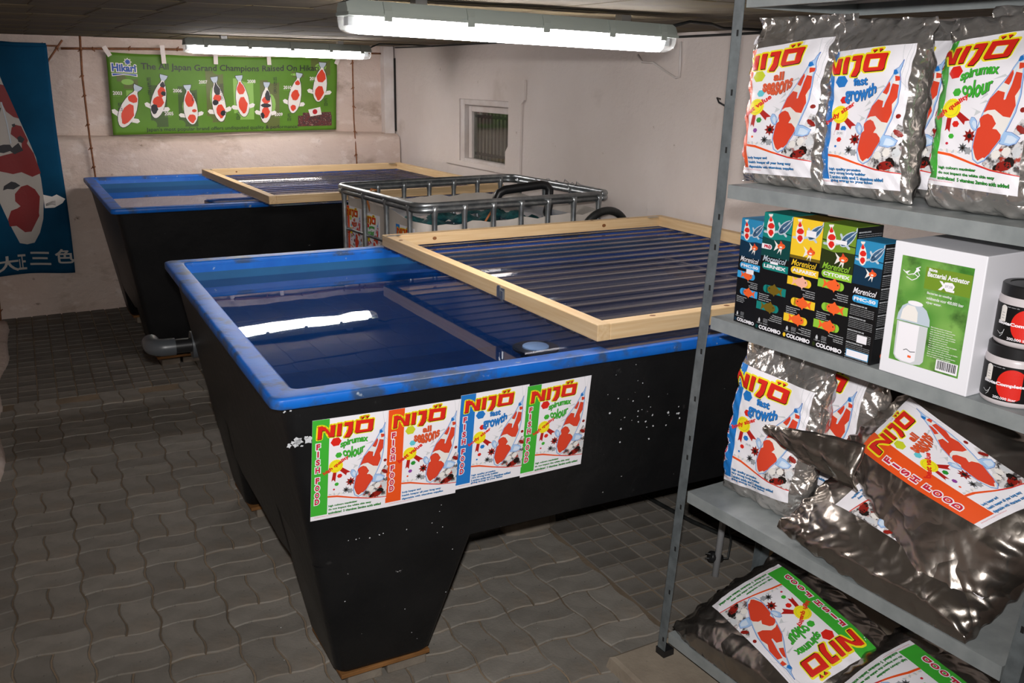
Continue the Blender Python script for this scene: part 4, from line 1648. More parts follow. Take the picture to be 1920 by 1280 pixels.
# the two big bags on the lower shelf and the two on the bottom shelf
lying_bag('orange', [(0.520, 0.245, 0.845), (0.500, 0.082, 0.745), (0.900, 0.060, 0.715), (0.920, 0.225, 0.815)], (0.04, 0.12, 0.10, 0.03), 0.055, 0.04, 42,
          'silver food bag lying lowest on the lower shelf, under another bag')
bt, bB = lying_bag('orange', [(0.849, 0.116, 0.829), (0.933, 0.190, 0.930), (0.541, 0.247, 1.016), (0.486, 0.153, 0.881)], ((0.165, 0.035), 0.05, 0.09, 0.05), 0.075, 0.05, 41,
          'large all seasons food bag with orange strip lying on another bag', sticker=((0.60, 0.955), '31,95', 8, 5), strip=31)
# its empty top end, folded forward to a tip
mf = MB()
nu, nv = 26, 12
Vf = []
for i_ in range(nu):
    f_ = i_ / (nu - 1)
    Pu = np.array([0.300 + 0.265 * f_, 0.030 + 0.055 * f_ ** 1.5, 0.898 + 0.030 * math.sin(PI * f_ * 0.5)])
    Pl = np.array([0.300 + 0.275 * f_, 0.020 + 0.030 * f_ ** 1.5, 0.890 - 0.075 * f_ ** 0.8])
    for j_ in range(nv):
        g_ = j_ / (nv - 1)
        q_ = Pl + (Pu - Pl) * g_
        q_[1] -= 0.018 * math.sin(PI * g_) * f_ ** 0.6 + 0.006 * math.sin(g_ * 9 + f_ * 5) * f_ + 0.003 * math.sin(f_ * 31 + g_ * 8)
        Vf.append(SH(*q_))
mf.add(Vf, [(i_ * nv + j_, (i_ + 1) * nv + j_, (i_ + 1) * nv + j_ + 1, i_ * nv + j_ + 1) for i_ in range(nu - 1) for j_ in range(nv - 1)], 'foil_smooth')
o = mf.build('folded_end', bt, smooth=True)
sm = o.modifiers.new('thickness', 'SOLIDIFY')
sm.thickness = 0.004
lying_bag('green', [(0.166, 0.285, 0.372), (0.112, 0.082, 0.255), (0.510, 0.024, 0.223), (0.564, 0.228, 0.340)], (0.06, 0.13, 0.07, 0.05), 0.085, 0.05, 43,
          'upside down spirumax colour bag on the bottom shelf, by the post')
lying_bag('green', [(0.618, 0.285, 0.372), (0.564, 0.082, 0.255), (0.962, 0.030, 0.225), (1.016, 0.235, 0.340)], (0.05, 0.13, 0.08, 0.03), 0.085, 0.05, 44,
          'upside down spirumax bag in the lower right corner, bottom shelf')


# ================================================================== BOXES AND JARS ON THE MIDDLE SHELF
def koi_shape(P, layer, tail, head, w, base, patches, edge=None, fins=None, tailm=None):
    """top view koi between tail tip and nose; patches: (material, t0, t1, side, width)"""
    (x0, y0), (x1, y1) = tail, head
    L = math.hypot(x1 - x0, y1 - y0)
    ax, ay = (x1 - x0) / L, (y1 - y0) / L
    nx, ny = -ay, ax

    def at(t, s):
        return (x0 + ax * L * t + nx * s * w, y0 + ay * L * t + ny * s * w)
    prof = [(0.0, 0.30), (0.06, 0.26), (0.13, 0.12), (0.17, 0.14), (0.25, 0.30), (0.38, 0.44), (0.52, 0.53), (0.68, 0.55), (0.80, 0.50), (0.90, 0.38), (0.97, 0.22), (1.0, 0.08)]

    def hw(t):
        return float(np.interp(t, [p[0] for p in prof], [p[1] for p in prof]))
    for sg in (1, -1):
        f = [at(0.72, 0.48 * sg), at(0.69, 0.85 * sg), at(0.73, 1.02 * sg), at(0.79, 0.9 * sg), at(0.82, 0.42 * sg)]
        P.poly(fins or base, layer, f)
    out = [at(t, s) for t, s in prof] + [at(t, -s) for t, s in reversed(prof)]
    if edge:
        P.stroke(edge, layer, out, w * 0.04, True)
    P.poly(base, layer + 1, out)
    if tailm:
        P.poly(tailm, layer + 2, [at(0, .30), at(.06, .26), at(.13, .12), at(.13, -.12), at(.06, -.26), at(0, -.30)])
    for i, (mm, t0, t1, sd, wd) in enumerate(patches):
        n = 7
        A, B = [], []
        for k in range(n + 1):
            t = t0 + (t1 - t0) * k / n
            e = math.sin(PI * (0.12 + 0.76 * k / n)) * wd
            c = sd * hw(t)
            lo, hi = max(c - e * hw(t), -0.93 * hw(t)), min(c + e * hw(t), 0.93 * hw(t))
            j = 0.06 * math.sin(k * 4.1 + i * 2)
            A.append(at(t, lo + j * hw(t) * 0.5))
            B.append(at(t, hi + j * hw(t)))
        P.poly(mm, layer + 3 + (1 if 'black' in mm else 0), A + B[::-1])


def goldfish(P, layer, x, y, s, m_='goldfish', flip=1):
    P.ell(m_, layer + 1, x, y, 0.34 * s, 0.20 * s, 18)
    P.poly(m_, layer, [(x + flip * 0.26 * s, y), (x + flip * 0.52 * s, y + 0.20 * s), (x + flip * 0.46 * s, y), (x + flip * 0.52 * s, y - 0.20 * s)])
    P.poly(m_, layer, [(x - 0.12 * s, y + 0.14 * s), (x + 0.04 * s, y + 0.29 * s), (x + 0.2 * s, y + 0.12 * s)])
    P.poly(m_, layer, [(x - 0.05 * s, y - 0.15 * s), (x + 0.06 * s, y - 0.28 * s), (x + 0.14 * s, y - 0.12 * s)])
    P.ell('dark', layer + 2, x - flip * 0.22 * s, y + 0.04 * s, 0.03 * s, None, 8)


def fancy_fish(P, layer, x, y, s):
    """red and white fantail"""
    P.poly('koiwhite', layer, [(x - 0.2 * s, y + .05 * s), (x - 0.75 * s, y + 0.42 * s), (x - 0.5 * s, y + 0.02 * s), (x - 0.7 * s, y - 0.5 * s), (x - 0.25 * s, y - 0.2 * s)])
    P.poly('koiwhite', layer, [(x - 0.1 * s, y - 0.15 * s), (x - 0.3 * s, y - 0.7 * s), (x, y - 0.35 * s), (x + 0.1 * s, y - 0.75 * s), (x + 0.2 * s, y - 0.2 * s)])
    P.ell('goldfish', layer + 1, x + 0.1 * s, y, 0.42 * s, 0.24 * s, 18, rot=0.12)
    P.poly('koired', layer + 1, [(x - 0.1 * s, y + 0.2 * s), (x - 0.02 * s, y + 0.48 * s), (x + 0.28 * s, y + 0.2 * s)])
    P.ell('koiwhite', layer + 2, x + 0.05 * s, y - 0.08 * s, 0.16 * s, 0.08 * s, 10)
    P.ell('dark', layer + 3, x + 0.40 * s, y + 0.05 * s, 0.04 * s, None, 8)


def text_block(P, layer, x, y, w, n, lh, mm='lightgrey', seed=0, right=False, words=('Against resistant worms', 'Gegen resistente', 'Contre les vers', 'Tegen resistente wormen', 'Hautparasiten', 'Parasites de peau')):
    r = random.Random(seed)
    for i in range(n):
        s = words[(i + seed) % len(words)]
        ww = w * r.uniform(0.6, 1.0)
        P.text(mm, layer, s, x + (w - ww if right else 0), y - (i + 1) * lh, ww, lh * 0.66, bold=0.02)


def colombo_print(theme, H, name, pills, pro=False, back=False, seed=0, morey=0.365):
    """front of a medicine carton, 100 x H units"""
    top, dark, pill, fishm = theme
    P = Print()
    P.rect('black', 0, 0, 0, 100, H)
    zt = H * 0.64
    if top == 'gold':
        zt = H * 0.70
        P.rect('golddark', 1, 0, H * 0.675, 100, zt)
    for k, (a, b, mm) in enumerate(((H * 0.80, H, top), (zt, H * 0.80, dark))):
        P.rect(mm, 1, 0, a, 100, b)
    P.poly(top, 2, [(0, H * 0.80), (40, H * 0.785), (100, H * 0.815), (100, H * 0.83), (0, H * 0.83)])
    P.poly(dark, 2, [(0, H * 0.865), (45, H * 0.855), (100, H * 0.845), (100, H * 0.853), (45, H * 0.864), (0, H * 0.875)])
    koi_shape(P, 3, (22, H * 0.992), (30, H * 0.80), 26, 'koiwhite', [('red', 0.10, 0.32, 0, 0.9), ('red', 0.38, 0.62, 0.1, 0.9), ('red', 0.66, 0.93, 0, 0.7)], fins='silver')
    koi_shape(P, 3, (104, H * 0.985), (55, H * 0.845), 24, 'silver', [('bluekoi', 0.1, 0.95, 0.45, 0.35), ('bluekoi', 0.1, 0.95, -0.45, 0.35), ('bluekoi', 0.7, 0.95, 0, 0.7)], fins='silver')
    fancy_fish(P, 3, 66, H * 0.745, 32)
    v = H * (1 - morey)
    P.text(fishm, 4, 'Morenicol', 8, v - H * 0.038, 84, H * 0.05, shear=0.35, bold=0.01)
    if not back:
        b0, b1 = v - H * 0.105, v - H * 0.045
    else:
        b0, b1 = v - H * 0.11, v - H * 0.05
    r_ = (b1 - b0) / 2
    P.rect(pill, 3, 8 + r_, b0, 100, b1)
    P.ell(pill, 3, 8 + r_, (b0 + b1) / 2, r_, r_, 16)
    P.text('paper', 5, name, 14, b0 + r_ * 0.55, min(80, 13 * len(name)), r_ * 0.95, bold=0.04)
    if pro:
        P.rect('paper', 3, 0, H * 0.700, 30, H * 0.742)
        P.ell('paper', 3, 30, H * 0.721, H * 0.021, None, 14)
        P.text('magenta', 4, 'PRO', 9, H * 0.708, 25, H * 0.027, bold=0.06)
    if back:
        yy = b0 - H * 0.02
        for k in range(5):
            P.text('lightgrey', 3, 'INSTRUCTIONS FOR USE', 5, yy - H * 0.014, 60, H * 0.012, bold=0.03)
            yy -= H * 0.022
            for i in range(5):
                P.text('lightgrey', 3, 'dose per litre of pond water, once per day; filter continues running', 5, yy - H * 0.010, 86, H * 0.0085)
                yy -= H * 0.0145
            yy -= H * 0.012
        P.rect('paper', 4, 42, H * 0.16, 78, H * 0.225)
        P.rect('pillblue', 3, 9, H * 0.022, 91, H * 0.085)
        P.rect('paper', 4, 11, H * 0.026, 89, H * 0.081)
        return P.clip_x(0, 100, 0, H)
    for (vv, right, fm) in pills:
        a, b = H * (1 - vv) - H * 0.033, H * (1 - vv) + H * 0.033
        rr_ = H * 0.033
        if right:
            P.rect(pill, 3, 30, a, 100, b)
            P.ell(pill, 3, 30, (a + b) / 2, rr_, None, 16)
        else:
            P.rect(pill, 3, 0, a, 70, b)
            P.ell(pill, 3, 70, (a + b) / 2, rr_, None, 16)
        goldfish(P, 4, 56 if right else 48, (a + b) / 2, 62, fm, -1 if not right else 1)
        text_block(P, 3, 6 if right else 48, a - H * 0.012, 48, 4, H * 0.0165, seed=seed + int(vv * 100), right=not right)
    P.rect('lightgrey', 3, 12, H * 0.075, 19, H * 0.098)
    P.rect('lightgrey', 3, 14, H * 0.098, 17, H * 0.108)
    for k in range(4):
        P.stroke('grey', 3, [(30, H * (0.080 + k * 0.009)), (35, H * (0.083 + k * 0.009)), (40, H * (0.080 + k * 0.009)), (46, H * (0.083 + k * 0.009))], 0.5)
    P.text('lightgrey', 3, '1.000 ml', 8, H * 0.060, 18, H * 0.010)
    P.text('lightgrey', 3, '20.000 L', 30, H * 0.060, 18, H * 0.010)
    P.ell(dark, 3, 8, H * 0.030, 6, 7, 12, star=0.3)
    P.text('paper', 4, 'COLOMBO', 16, H * 0.014, 80, H * 0.034, bold=0.05)
    P.rect('paper', 7, *((40, H * 0.49, 74, H * 0.535) if seed == 1 else (48, H * 0.865, 80, H * 0.915) if seed == 3 else (40, H * 0.855, 74, H * 0.885) if seed == 4 else (36, H * 0.585, 64, H * 0.605)))
    return P.clip_x(0, 100, 0, H)


def side_print(H):
    P = Print()
    yy = H * 0.97
    for k in range(7):
        P.text('lightgrey', 1, 'BEHANDLUNG', 6, yy - H * 0.013, 46, H * 0.011, bold=0.03)
        yy -= H * 0.022
        for i in range(5):
            P.text('lightgrey', 1, 'dosieren je Liter Teichwasser, den Filter weiter laufen lassen', 6, yy - H * 0.010, 88, H * 0.0085)
            yy -= H * 0.0155
        yy -= H * 0.010
    goldfish(P, 1, 60, H * 0.065, 60, 'goldfish', 1)
    return P


def carton(s0, s1, d0, z0, h, dep, prt, label, rot=0.0, top='sky', side=True):
    W = s1 - s0
    c, s_ = math.cos(rot), math.sin(rot)
    ex = -SU * c + SN * s_
    n = np.cross(ex, UPV)
    O = SH(s0, d0, z0)
    M = frame_m(O, ex, UPV, n)
    t = empty('medicine_carton', tuple(O), label=label, cat='box', group='medicine cartons on the shelf')
    t.matrix_basis = frame_m(O, ex, UPV, n)
    m = MB()
    m.box(0, W, 0, h, -dep, 0, 'box_black')
    m.build('carton', t, matrix=M, bevel=0.0012)
    m = MB()
    m.box(0.0008, W - 0.0008, h - 0.0003, h + 0.0008, -dep + 0.001, -0.0008, 'print_' + top)
    m.build('top_flap', t, matrix=M)
    k = W / 100
    prt.build('front_print', t, flat_map(k, k), step=0.00008, base=0.0003, matrix=M)
    if side:
        Ms = frame_m(O + ex * W, -n, UPV, ex)
        side_print(h / dep * 100).build('side_print', t, flat_map(dep / 100, dep / 100), step=0.00008, base=0.0002, matrix=Ms)
    return t


Z3 = 1.1445
TH = dict(blue=('sky', 'skydark', 'pillblue', 'paper'), teal=('teal', 'tealdark', 'teal', 'silver'), yellow=('gold', 'gold', 'gold', 'gold'), green=('olive', 'olivedark', 'pilllime', 'pilllime'))
carton(0.165, 0.243, 0.022, Z3, 0.270, 0.075, colombo_print(TH['blue'], 346, 'FMC-50', ((0.53, False, 'goldfish'), (0.69, True, 'goldfish')), seed=1), 'blue topped FMC-50 carton, leftmost and shorter than its neighbour', rot=-0.05)
carton(0.248, 0.338, 0.012, Z3, 0.296, 0.090, colombo_print(TH['teal'], 329, 'LERNEX', ((0.63, True, 'golddark'), (0.785, False, 'golddark')), pro=True, seed=2), 'teal LERNEX carton with PRO tag, second from the left', top='teal')
carton(0.339, 0.429, 0.012, Z3, 0.296, 0.090, colombo_print(TH['yellow'], 329, 'ALPAREX', ((0.51, False, 'goldfishpale'), (0.675, True, 'goldfish'), (0.82, False, 'goldfish')), seed=3, morey=0.345), 'yellow ALPAREX carton between the teal and green ones', top='golddark')
carton(0.430, 0.522, 0.012, Z3, 0.296, 0.090, colombo_print(TH['green'], 322, 'CYTOFEX', ((0.47, False, 'goldfish'), (0.65, True, 'goldfish'), (0.80, False, 'goldfish')), seed=4, morey=0.315), 'green CYTOFEX carton beside the yellow one', top='olive')
carton(0.5265, 0.600, 0.008, Z3, 0.272, 0.075, colombo_print(TH['blue'], 370, 'FMC-50', (), back=True, seed=5, morey=0.40), 'blue FMC-50 carton showing its instruction side, next to the white box')

# white activator box
ex = -SU
M = frame_m(SH(0.628, 0.0005, Z3), ex, UPV, np.cross(ex, UPV))
t = empty('white_carton', tuple(SH(0.628, 0, Z3)), label='white carton with green bacterial activator label beside the jars', cat='box')
t.matrix_basis = M
m = MB()
m.box(0, 0.206, 0, 0.287, -0.20, 0, 'box_white')
m.build('carton', t, matrix=M, bevel=0.002)
P = Print()
P.rect('greenphoto', 0, 0, 0, 100, 140)
P.rect('olive', 1, 36, 103, 99, 131)
for tri in ([(6, 119), (14, 122), (10, 117)], [(18, 116), (24, 128), (28, 124), (24, 122)]):
    P.poly('paper', 1, tri)
for q in ([(4, 121), (12, 116), (20, 119), (26, 116)], [(10, 113), (18, 110), (24, 113), (28, 118), (22, 126), (28, 129)]):
    P.stroke('paper', 2, q, 0.5)
P.text('paper', 2, 'Biota', 40, 126, 12, 4, bold=0.04)
P.text('paper', 2, 'Bacterial Activator', 39, 119, 57, 6.5, bold=0.03)
P.text('paper', 2, 'XL', 56, 105, 22, 11.5, bold=0.05)
P.poly('paper', 4, [(62, 111), (66, 106), (76, 108), (78, 113), (74, 117), (64, 116)])
P.text('midgrey', 5, '37,50', 65, 109.5, 10, 3.4)
for i, s in enumerate(('Bacterien en voeding', 'voldoende voor 400.000 liter', 'vijver water.')):
    P.text('paper', 2, s, 42, 96 - i * 6.2, (34, 51, 22)[i], 4.0, bold=0.01)
# the device
P.poly('lightgrey', 2, [(6, 8), (10, 3), (18, 0.5), (36, 0.5), (46, 3), (50, 8), (50, 54), (5, 54)])
P.poly('paper', 3, [(8, 8), (12, 4), (20, 2), (32, 2), (38, 6), (38, 53), (8, 53)])
P.poly('silver', 2, [(4, 55), (52, 55), (51, 64), (45, 75), (37, 80), (18, 80), (10, 75), (5, 64)])
P.poly('koiwhite', 3, [(9, 57), (34, 57), (33, 70), (28, 77), (17, 77), (11, 70)])
P.ell('paper', 4, 28, 81, 11, 3.2, 16)
P.stroke('midgrey', 4, [(20, 17), (24, 19), (30, 16.5), (37, 18)], 0.5)
P.rect('goldfish', 4, 27, 8.5, 32, 11.5)
text_block(P, 2, 54, 58, 42, 14, 2.9, 'koiwhite', 3, words=('Biota complete activator met bacterien', 'voor een gezond vijver milieu en helder', 'water gedurende het gehele seizoen voor'))
P.rect('paper', 2, 68, 2.5, 98, 17)
r = random.Random(4)
x = 70.0
while x < 96:
    w = r.uniform(0.5, 1.6)
    P.rect('black', 3, x, 5, min(x + w, 96.5), 16)
    x += w + r.uniform(0.5, 1.2)
P.build('label', t, flat_map(0.162 / 100, 0.162 / 100), step=0.00008, base=0.0003, matrix=M @ Matrix.Translation((0.0215, 0.0325, 0)))


def jar(sc, dc, z, label):
    C = SH(sc, dc, z)
    t = empty('plastic_jar', tuple(C), label=label, cat='jar', group='stacked jars on the shelf')
    R = 0.0585
    m = MB()
    m.lathe(C, [(0.052, 0.0), (R - 0.001, 0.004), (R, 0.010), (R, 0.090), (R - 0.002, 0.096), (0.052, 0.1005)], 'jar_body', 48)
    smooth_by_angle(m.build('jar_body', t), 50)
    m = MB()
    m.lathe(C, [(0.0555, 0.096), (0.0565, 0.097), (0.0565, 0.1175), (0.0545, 0.1195), (0.044, 0.1195), (0.043, 0.1180), (0.0001, 0.1180)], 'black_plastic', 60)
    lid = m.build('lid', t)
    smooth_by_angle(lid, 35)
    P = Print()
    P.rect('black', 0, -92, 0, 92, 66)
    P.poly('red', 1, [(8 + 27 * math.cos(q), 32 + 30 * math.sin(q)) for q in np.linspace(PI * 0.30, PI * 1.70, 26)])
    P.rect('koiwhite', 1, -44, 34, -31, 60)
    P.ell('koiwhite', 1, -37.5, 58, 6.5, 6, 14)
    for k in range(3):
        P.stroke('grey', 2, [(-40, 40 + 5 * k), (-34, 40 + 5 * k)], 0.5)
    P.text('paper', 3, 'BiotaComplete', -46, 27, 76, 8, bold=0.05)
    P.text('paper', 3, '200.000 liter', -22, 3, 40, 5, bold=0.02)
    P.text('lightgrey', 3, 'speciaal voor de', -38, 64 - 3.4, 30, 2.6)
    P.stroke('lightgrey', 3, [(-46, 14), (-38, 10), (-32, 14), (-30, 20), (-33, 10), (-38, 5)], 0.5)
    text_block(P, 3, 33, 62, 40, 16, 3.4, 'lightgrey', 5)
    # angle 0 of the artwork faces out of the rack and a little towards the camera
    out = -SN
    rightv = -SU

    def f(V, h):
        q = V[:, 0] / 100 * (0.115 / R) * 0.92 + 0.30
        r_ = R + 0.0006 + h
        return C + (np.sin(q) * r_)[:, None] * rightv + (np.cos(q) * r_)[:, None] * out + np.stack([0 * q, 0 * q, 0.012 + V[:, 1] / 66 * 0.070], 1)
    P.build('label', t, f, maxlen=6, step=0.0002)
    return t


jar(0.890, 0.066, Z3, 'lower jar of the stack, with black lid and red dot label')
jar(0.898, 0.066, Z3 + 0.1200, 'upper jar of the stack, with black lid and red dot label')

# ================================================================== BANNERS AND CANES ON THE BACK WALL
BYW = 7.515


def wave_banner(x, z):
    return 0.006 * np.sin(x * 9) + 0.004 * np.sin(z * 17 + x * 4) + 0.012 * np.clip(1.5 - z, 0, 1)


t = empty('fish_banner', (1.79, BYW, 1.28), label='long green banner with eight koi taped to a cane on the back wall', cat='banner')
BC = dict(TL=(0.924, 1.873), TR=(2.685, 1.886), BR=(2.652, 1.298), BL=(0.916, 1.281))


def ban_map(V, h):
    u, v = V[:, 0] / 300, V[:, 1] / 102
    c = lambda k: BC['BL'][k] * (1 - u) * (1 - v) + BC['BR'][k] * u * (1 - v) + BC['TR'][k] * u * v + BC['TL'][k] * (1 - u) * v
    x, z = c(0), c(1) - 0.018 * np.sin(PI * u) * v - 0.004 * np.abs(np.sin(u * PI * 4)) * v
    return np.stack([x, BYW - wave_banner(x, z) - h, z], 1)


A, B = np.meshgrid(np.linspace(0, 300, 61), np.linspace(0, 102, 25))
V = ban_map(np.stack([A.ravel(), B.ravel()], 1), 0)
m = MB()
m.add(V, [(j * 61 + i, j * 61 + i + 1, (j + 1) * 61 + i + 1, (j + 1) * 61 + i) for j in range(24) for i in range(60)], 'banner_green')
o = m.build('cloth', t, smooth=True)
sm = o.modifiers.new('thickness', 'SOLIDIFY')
sm.thickness = 0.001
sm.offset = 0
P = Print()
for (x0, y1, x1, y0), mm in (((10, 75, 35, 58), 'brownphoto'), ((48, 63, 69, 9), 'darkphoto'), ((83, 62, 107, 9), 'darkphoto'), ((119, 83, 142, 14), 'brownphoto'), ((155, 73, 182, 17), 'lightphoto'), ((191, 71, 217, 4), 'brownphoto'), ((228, 82, 252, 74), 'brownphoto'), ((262, 100, 290, 76), 'brownphoto'), ((20, 56, 32, 40), 'lightphoto')):
    P.rect(mm, 1, x0, y0, x1, y1)
    P.ell('banner', 2, (x0 + x1) / 2 + 6, y1 - 1, (x1 - x0) * 0.34, 4, 14)
    P.ell('banner', 2, x0 + 1, y0 + 3, (x1 - x0) * 0.28, 6, 14)
    P.ell('lightphoto', 2, (x0 + x1) / 2, (y0 + y1) / 2, (x1 - x0) * 0.3, (y1 - y0) * 0.22, 14)
MATS['print_banner'] = MATS['banner_green']
KB = 'banblack'
fish_list = [((35, 62), (11, 10), 17, [('koired', .22, .40, 0, .9), ('koired', .45, .92, .1, .75)]),
             ((67, 76), (53, 21), 15, [('koired', .25, .5, .2, .7), ('koired', .5, .75, 0, .8), (KB, .15, .28, .2, .8), (KB, .36, .46, .6, .5), (KB, .70, .92, -.4, .6)]),
             ((95, 64), (100, 12), 15, [('koired', .15, .55, 0, .85), ('koired', .62, .70, .5, .35), ('koired', .75, .97, 0, .75)]),
             ((130, 75), (138, 15), 15, [('koired', .38, .55, -.1, .7), ('koired', .62, .93, .1, .7), (KB, .12, .40, .1, .8), (KB, .5, .62, -.5, .5), (KB, .76, .88, .5, .5)]),
             ((163, 77), (169, 21), 15, [('koired', .15, .45, 0, .9), ('koired', .52, .92, 0, .72)]),
             ((200, 68), (197, 12), 14, [('koired', .35, .52, 0, .8), ('koired', .6, .88, 0, .7), (KB, .2, .45, .4, .7), (KB, .52, .62, 0, .9), (KB, .75, .9, -.6, .4)]),
             ((245, 80), (235, 25), 15, [('koired', .18, .3, 0, .8), ('koired', .42, .68, 0, .7), ('koired', .8, .95, 0, .6)]),
             ((279, 94), (273, 40), 17, [('koired', .18, .50, 0, .9), ('koired', .60, .97, 0, .72)])]
for tl, hd, w, pt in fish_list:
    koi_shape(P, 3, tl, hd, w * 1.05, 'koiwhite', pt, edge=KB, fins='koiwhite', tailm='silver')
for s, (x, y) in zip(('2003', '2005', '2006', '2007', '2008', '2009', '2010', '2011'), ((4, 50), (65, 24), (77, 54), (110, 66), (174, 67), (210, 21), (223, 58), (260, 70))):
    P.text('koiwhite', 4, s, x, y, 11, 4.6, bold=0.02)
    P.text('lightphoto', 4, 'All Japan', x, y - 2.4, 9, 1.4)
for s, (x, y) in zip(('昭和三色', '紅白', '紅白', '昭和三色', '紅白', '昭和三色', '紅白', '紅白'), ((46, 70), (9, 38), (100, 51), (137, 63), (158, 25), (209, 72), (228, 22), (282, 42))):
    for i, ch in enumerate(s):
        P.text(KB, 9, ch, x, y - i * 5.6 - 2.5, 4.6, 5.2)
P.text(KB, 8, 'The All Japan Grand Champions Raised On Hikari', 40, 80.5, 233, 10.5, bold=0.012)
P.text('koiwhite', 3, 'Hikari', 4.0, 78, 31, 11.6, bold=0.11)
P.text('inkblue', 5, 'Hikari', 5.2, 79, 28.6, 9.6, bold=0.04)
P.ell('koiwhite', 3, 24.5, 91.5, 5.2, None, 16, star=0.35)
P.ell('inkblue', 5, 24.5, 91.5, 3.9, None, 16, star=0.4)
P.poly('koiwhite', 3, [(4.4, 77), (35, 77), (35, 73.2), (26, 74.6), (18, 75), (4.8, 72.8)])
P.poly('inkblue', 5, [(5.2, 76.4), (34, 76.4), (34, 74.2), (26, 75.2), (18, 75.8), (5.6, 73.8)])
P.text(KB, 8, "Japan's most popular brand offers undisputed quality & performance!", 41, 2.2, 202, 6.4, bold=0.0)
P.rect('crowd', 4, 243, 6, 293, 21)
P.rect('crowd', 4, 250, 19, 292, 25)
P.poly('koiwhite', 6, [(258, 29), (276, 32.5), (278, 22), (261, 19.5)])
P.ell('flagred', 7, 268, 26, 3.6, None, 16)
P.build('print', t, lambda V, h: ban_map(V, h), maxlen=8, step=0.0004, base=0.0012)
for i, (x, rot, l) in enumerate(((0.925, 0.5, 0.075), (1.316, 0.03, 0.13), (1.700, -0.03, 0.115), (2.110, 0.02, 0.10), (2.680, -0.45, 0.07))):
    m = MB()
    m.box(-0.016, 0.016, -l * 0.62, l * 0.38, 0, 0.0008, 'tape')
    m.build('tape_strip', t, matrix=frame_m(np.array([x, BYW - 0.028, 1.885 - 0.006 * i]), np.array([math.cos(rot), 0, math.sin(rot)]), np.array([-math.sin(rot), 0, math.cos(rot)]), np.array([0, -1.0, 0])))

# the blue koi banner at the left
t = empty('koi_banner', (0.17, 7.35, 0.32), label='blue hanging cloth banner with one large koi and white characters', cat='banner')
KY = 7.345


def kb_pt(zx, zy):
    """artwork drawn in picture units of the cloth -> cloth metres"""
    px, py = zx / 2.56, 60 + zy / 2.56
    z = 1.916 - (py - 80) * 0.003717
    k = 0.00326 + (py - 80) * 5.2e-7
    return (0.530 - (90 + 47 * (py - 82) / 423 - px) * k, z)


def kb_map(V, h):
    x, z = V[:, 0], V[:, 1]
    y = KY - 0.010 * np.sin(x * 14 + z * 1.5) * np.clip((1.95 - z), 0, 1) - h
    return np.stack([x + 0.012 * np.sin(z * 2.6) * np.clip(1.9 - z, 0, 1), y, z + 0.010 * np.sin(x * 9)], 1)


A, B = np.meshgrid(np.linspace(-0.21, 0.530, 31), np.linspace(0.315, 1.916, 41))
V = kb_map(np.stack([A.ravel(), B.ravel()], 1), 0)
m = MB()
m.add(V, [(j * 31 + i, j * 31 + i + 1, (j + 1) * 31 + i + 1, (j + 1) * 31 + i) for j in range(40) for i in range(30)], 'banner_blue')
o = m.build('cloth', t, smooth=True)
sm = o.modifiers.new('thickness', 'SOLIDIFY')
sm.thickness = 0.0012
sm.offset = 0
P = Print()
Q = Print()
Q.poly('banwhite', 1, [(-150, 60), (-60, 90), (0, 190), (20, 240), (90, 390), (130, 480), (170, 580), (190, 680), (200, 780), (196, 880), (180, 950), (155, 1000), (120, 1008), (85, 1000), (50, 930), (15, 850), (-30, 740), (-80, 600), (-120, 450), (-140, 300), (-160, 160)])
Q.poly('koiwhite', 1, [(198, 760), (240, 768), (262, 757), (304, 780), (290, 800), (250, 822), (204, 826)])
for k in range(3):
    Q.stroke('banblack', 2, [(210, 806 + k * 4), (240, 792 + k * 6), (256, 790 + k * 9)], 1.3)
Q.poly('banred', 2, [(0, 245), (25, 250), (45, 290), (70, 345), (95, 400), (70, 395), (35, 370), (15, 330), (-30, 310), (-60, 240)])
Q.poly('banred', 2, [(60, 445), (75, 430), (105, 435), (135, 500), (130, 515), (160, 560), (190, 655), (150, 675), (100, 655), (60, 665), (0, 650), (-60, 640), (-40, 590), (0, 580), (60, 565), (105, 540), (105, 515), (75, 490), (55, 475)])
Q.poly('banred', 2, [(95, 725), (125, 715), (160, 735), (182, 770), (176, 850), (178, 865), (140, 945), (110, 948), (70, 915), (38, 915), (30, 880), (45, 840), (75, 830), (90, 820), (65, 795), (65, 760)])
Q.poly('banblack', 3, [(0, 530), (20, 525), (50, 525), (60, 540), (90, 515), (112, 550), (70, 570), (50, 555), (20, 565), (-10, 560)])
Q.poly('banblack', 3, [(10, 740), (15, 720), (50, 700), (70, 705), (92, 720), (60, 738), (30, 735)])
Q.poly('banblack', 3, [(85, 490), (100, 480), (120, 495), (108, 515), (90, 510)])
Q.poly('banblack', 3, [(60, 430), (75, 425), (78, 438), (66, 442)])
Q.poly('banblack', 3, [(0, 350), (12, 355), (6, 385), (-10, 380)])
Q.stroke('silver', 4, [(15, 330), (40, 430), (55, 520)], 2.5)
P.merge(Q, lambda p: kb_pt(p[0], p[1]))
for ch, x0, y0, x1, y1 in (('大', -20, 1058, 78, 1136), ('正', 82, 1056, 112, 1132), ('三', 136, 1046, 228, 1112), ('色', 256, 1030, 340, 1104)):
    a, b = kb_pt(x0, y1), kb_pt(x1, y0)
    P.text('banwhite', 2, ch, a[0], a[1], b[0] - a[0], b[1] - a[1], bold=0.022)
P.build('print', t, kb_map, maxlen=0.04, step=0.0005, base=0.0015)
m = MB()   # hem sleeve
m.tube([(-0.21, KY - 0.004, 1.905), (0.525, KY - 0.004, 1.905)], 0.014, 'banner_blue', 10)
m.build('hem', t)


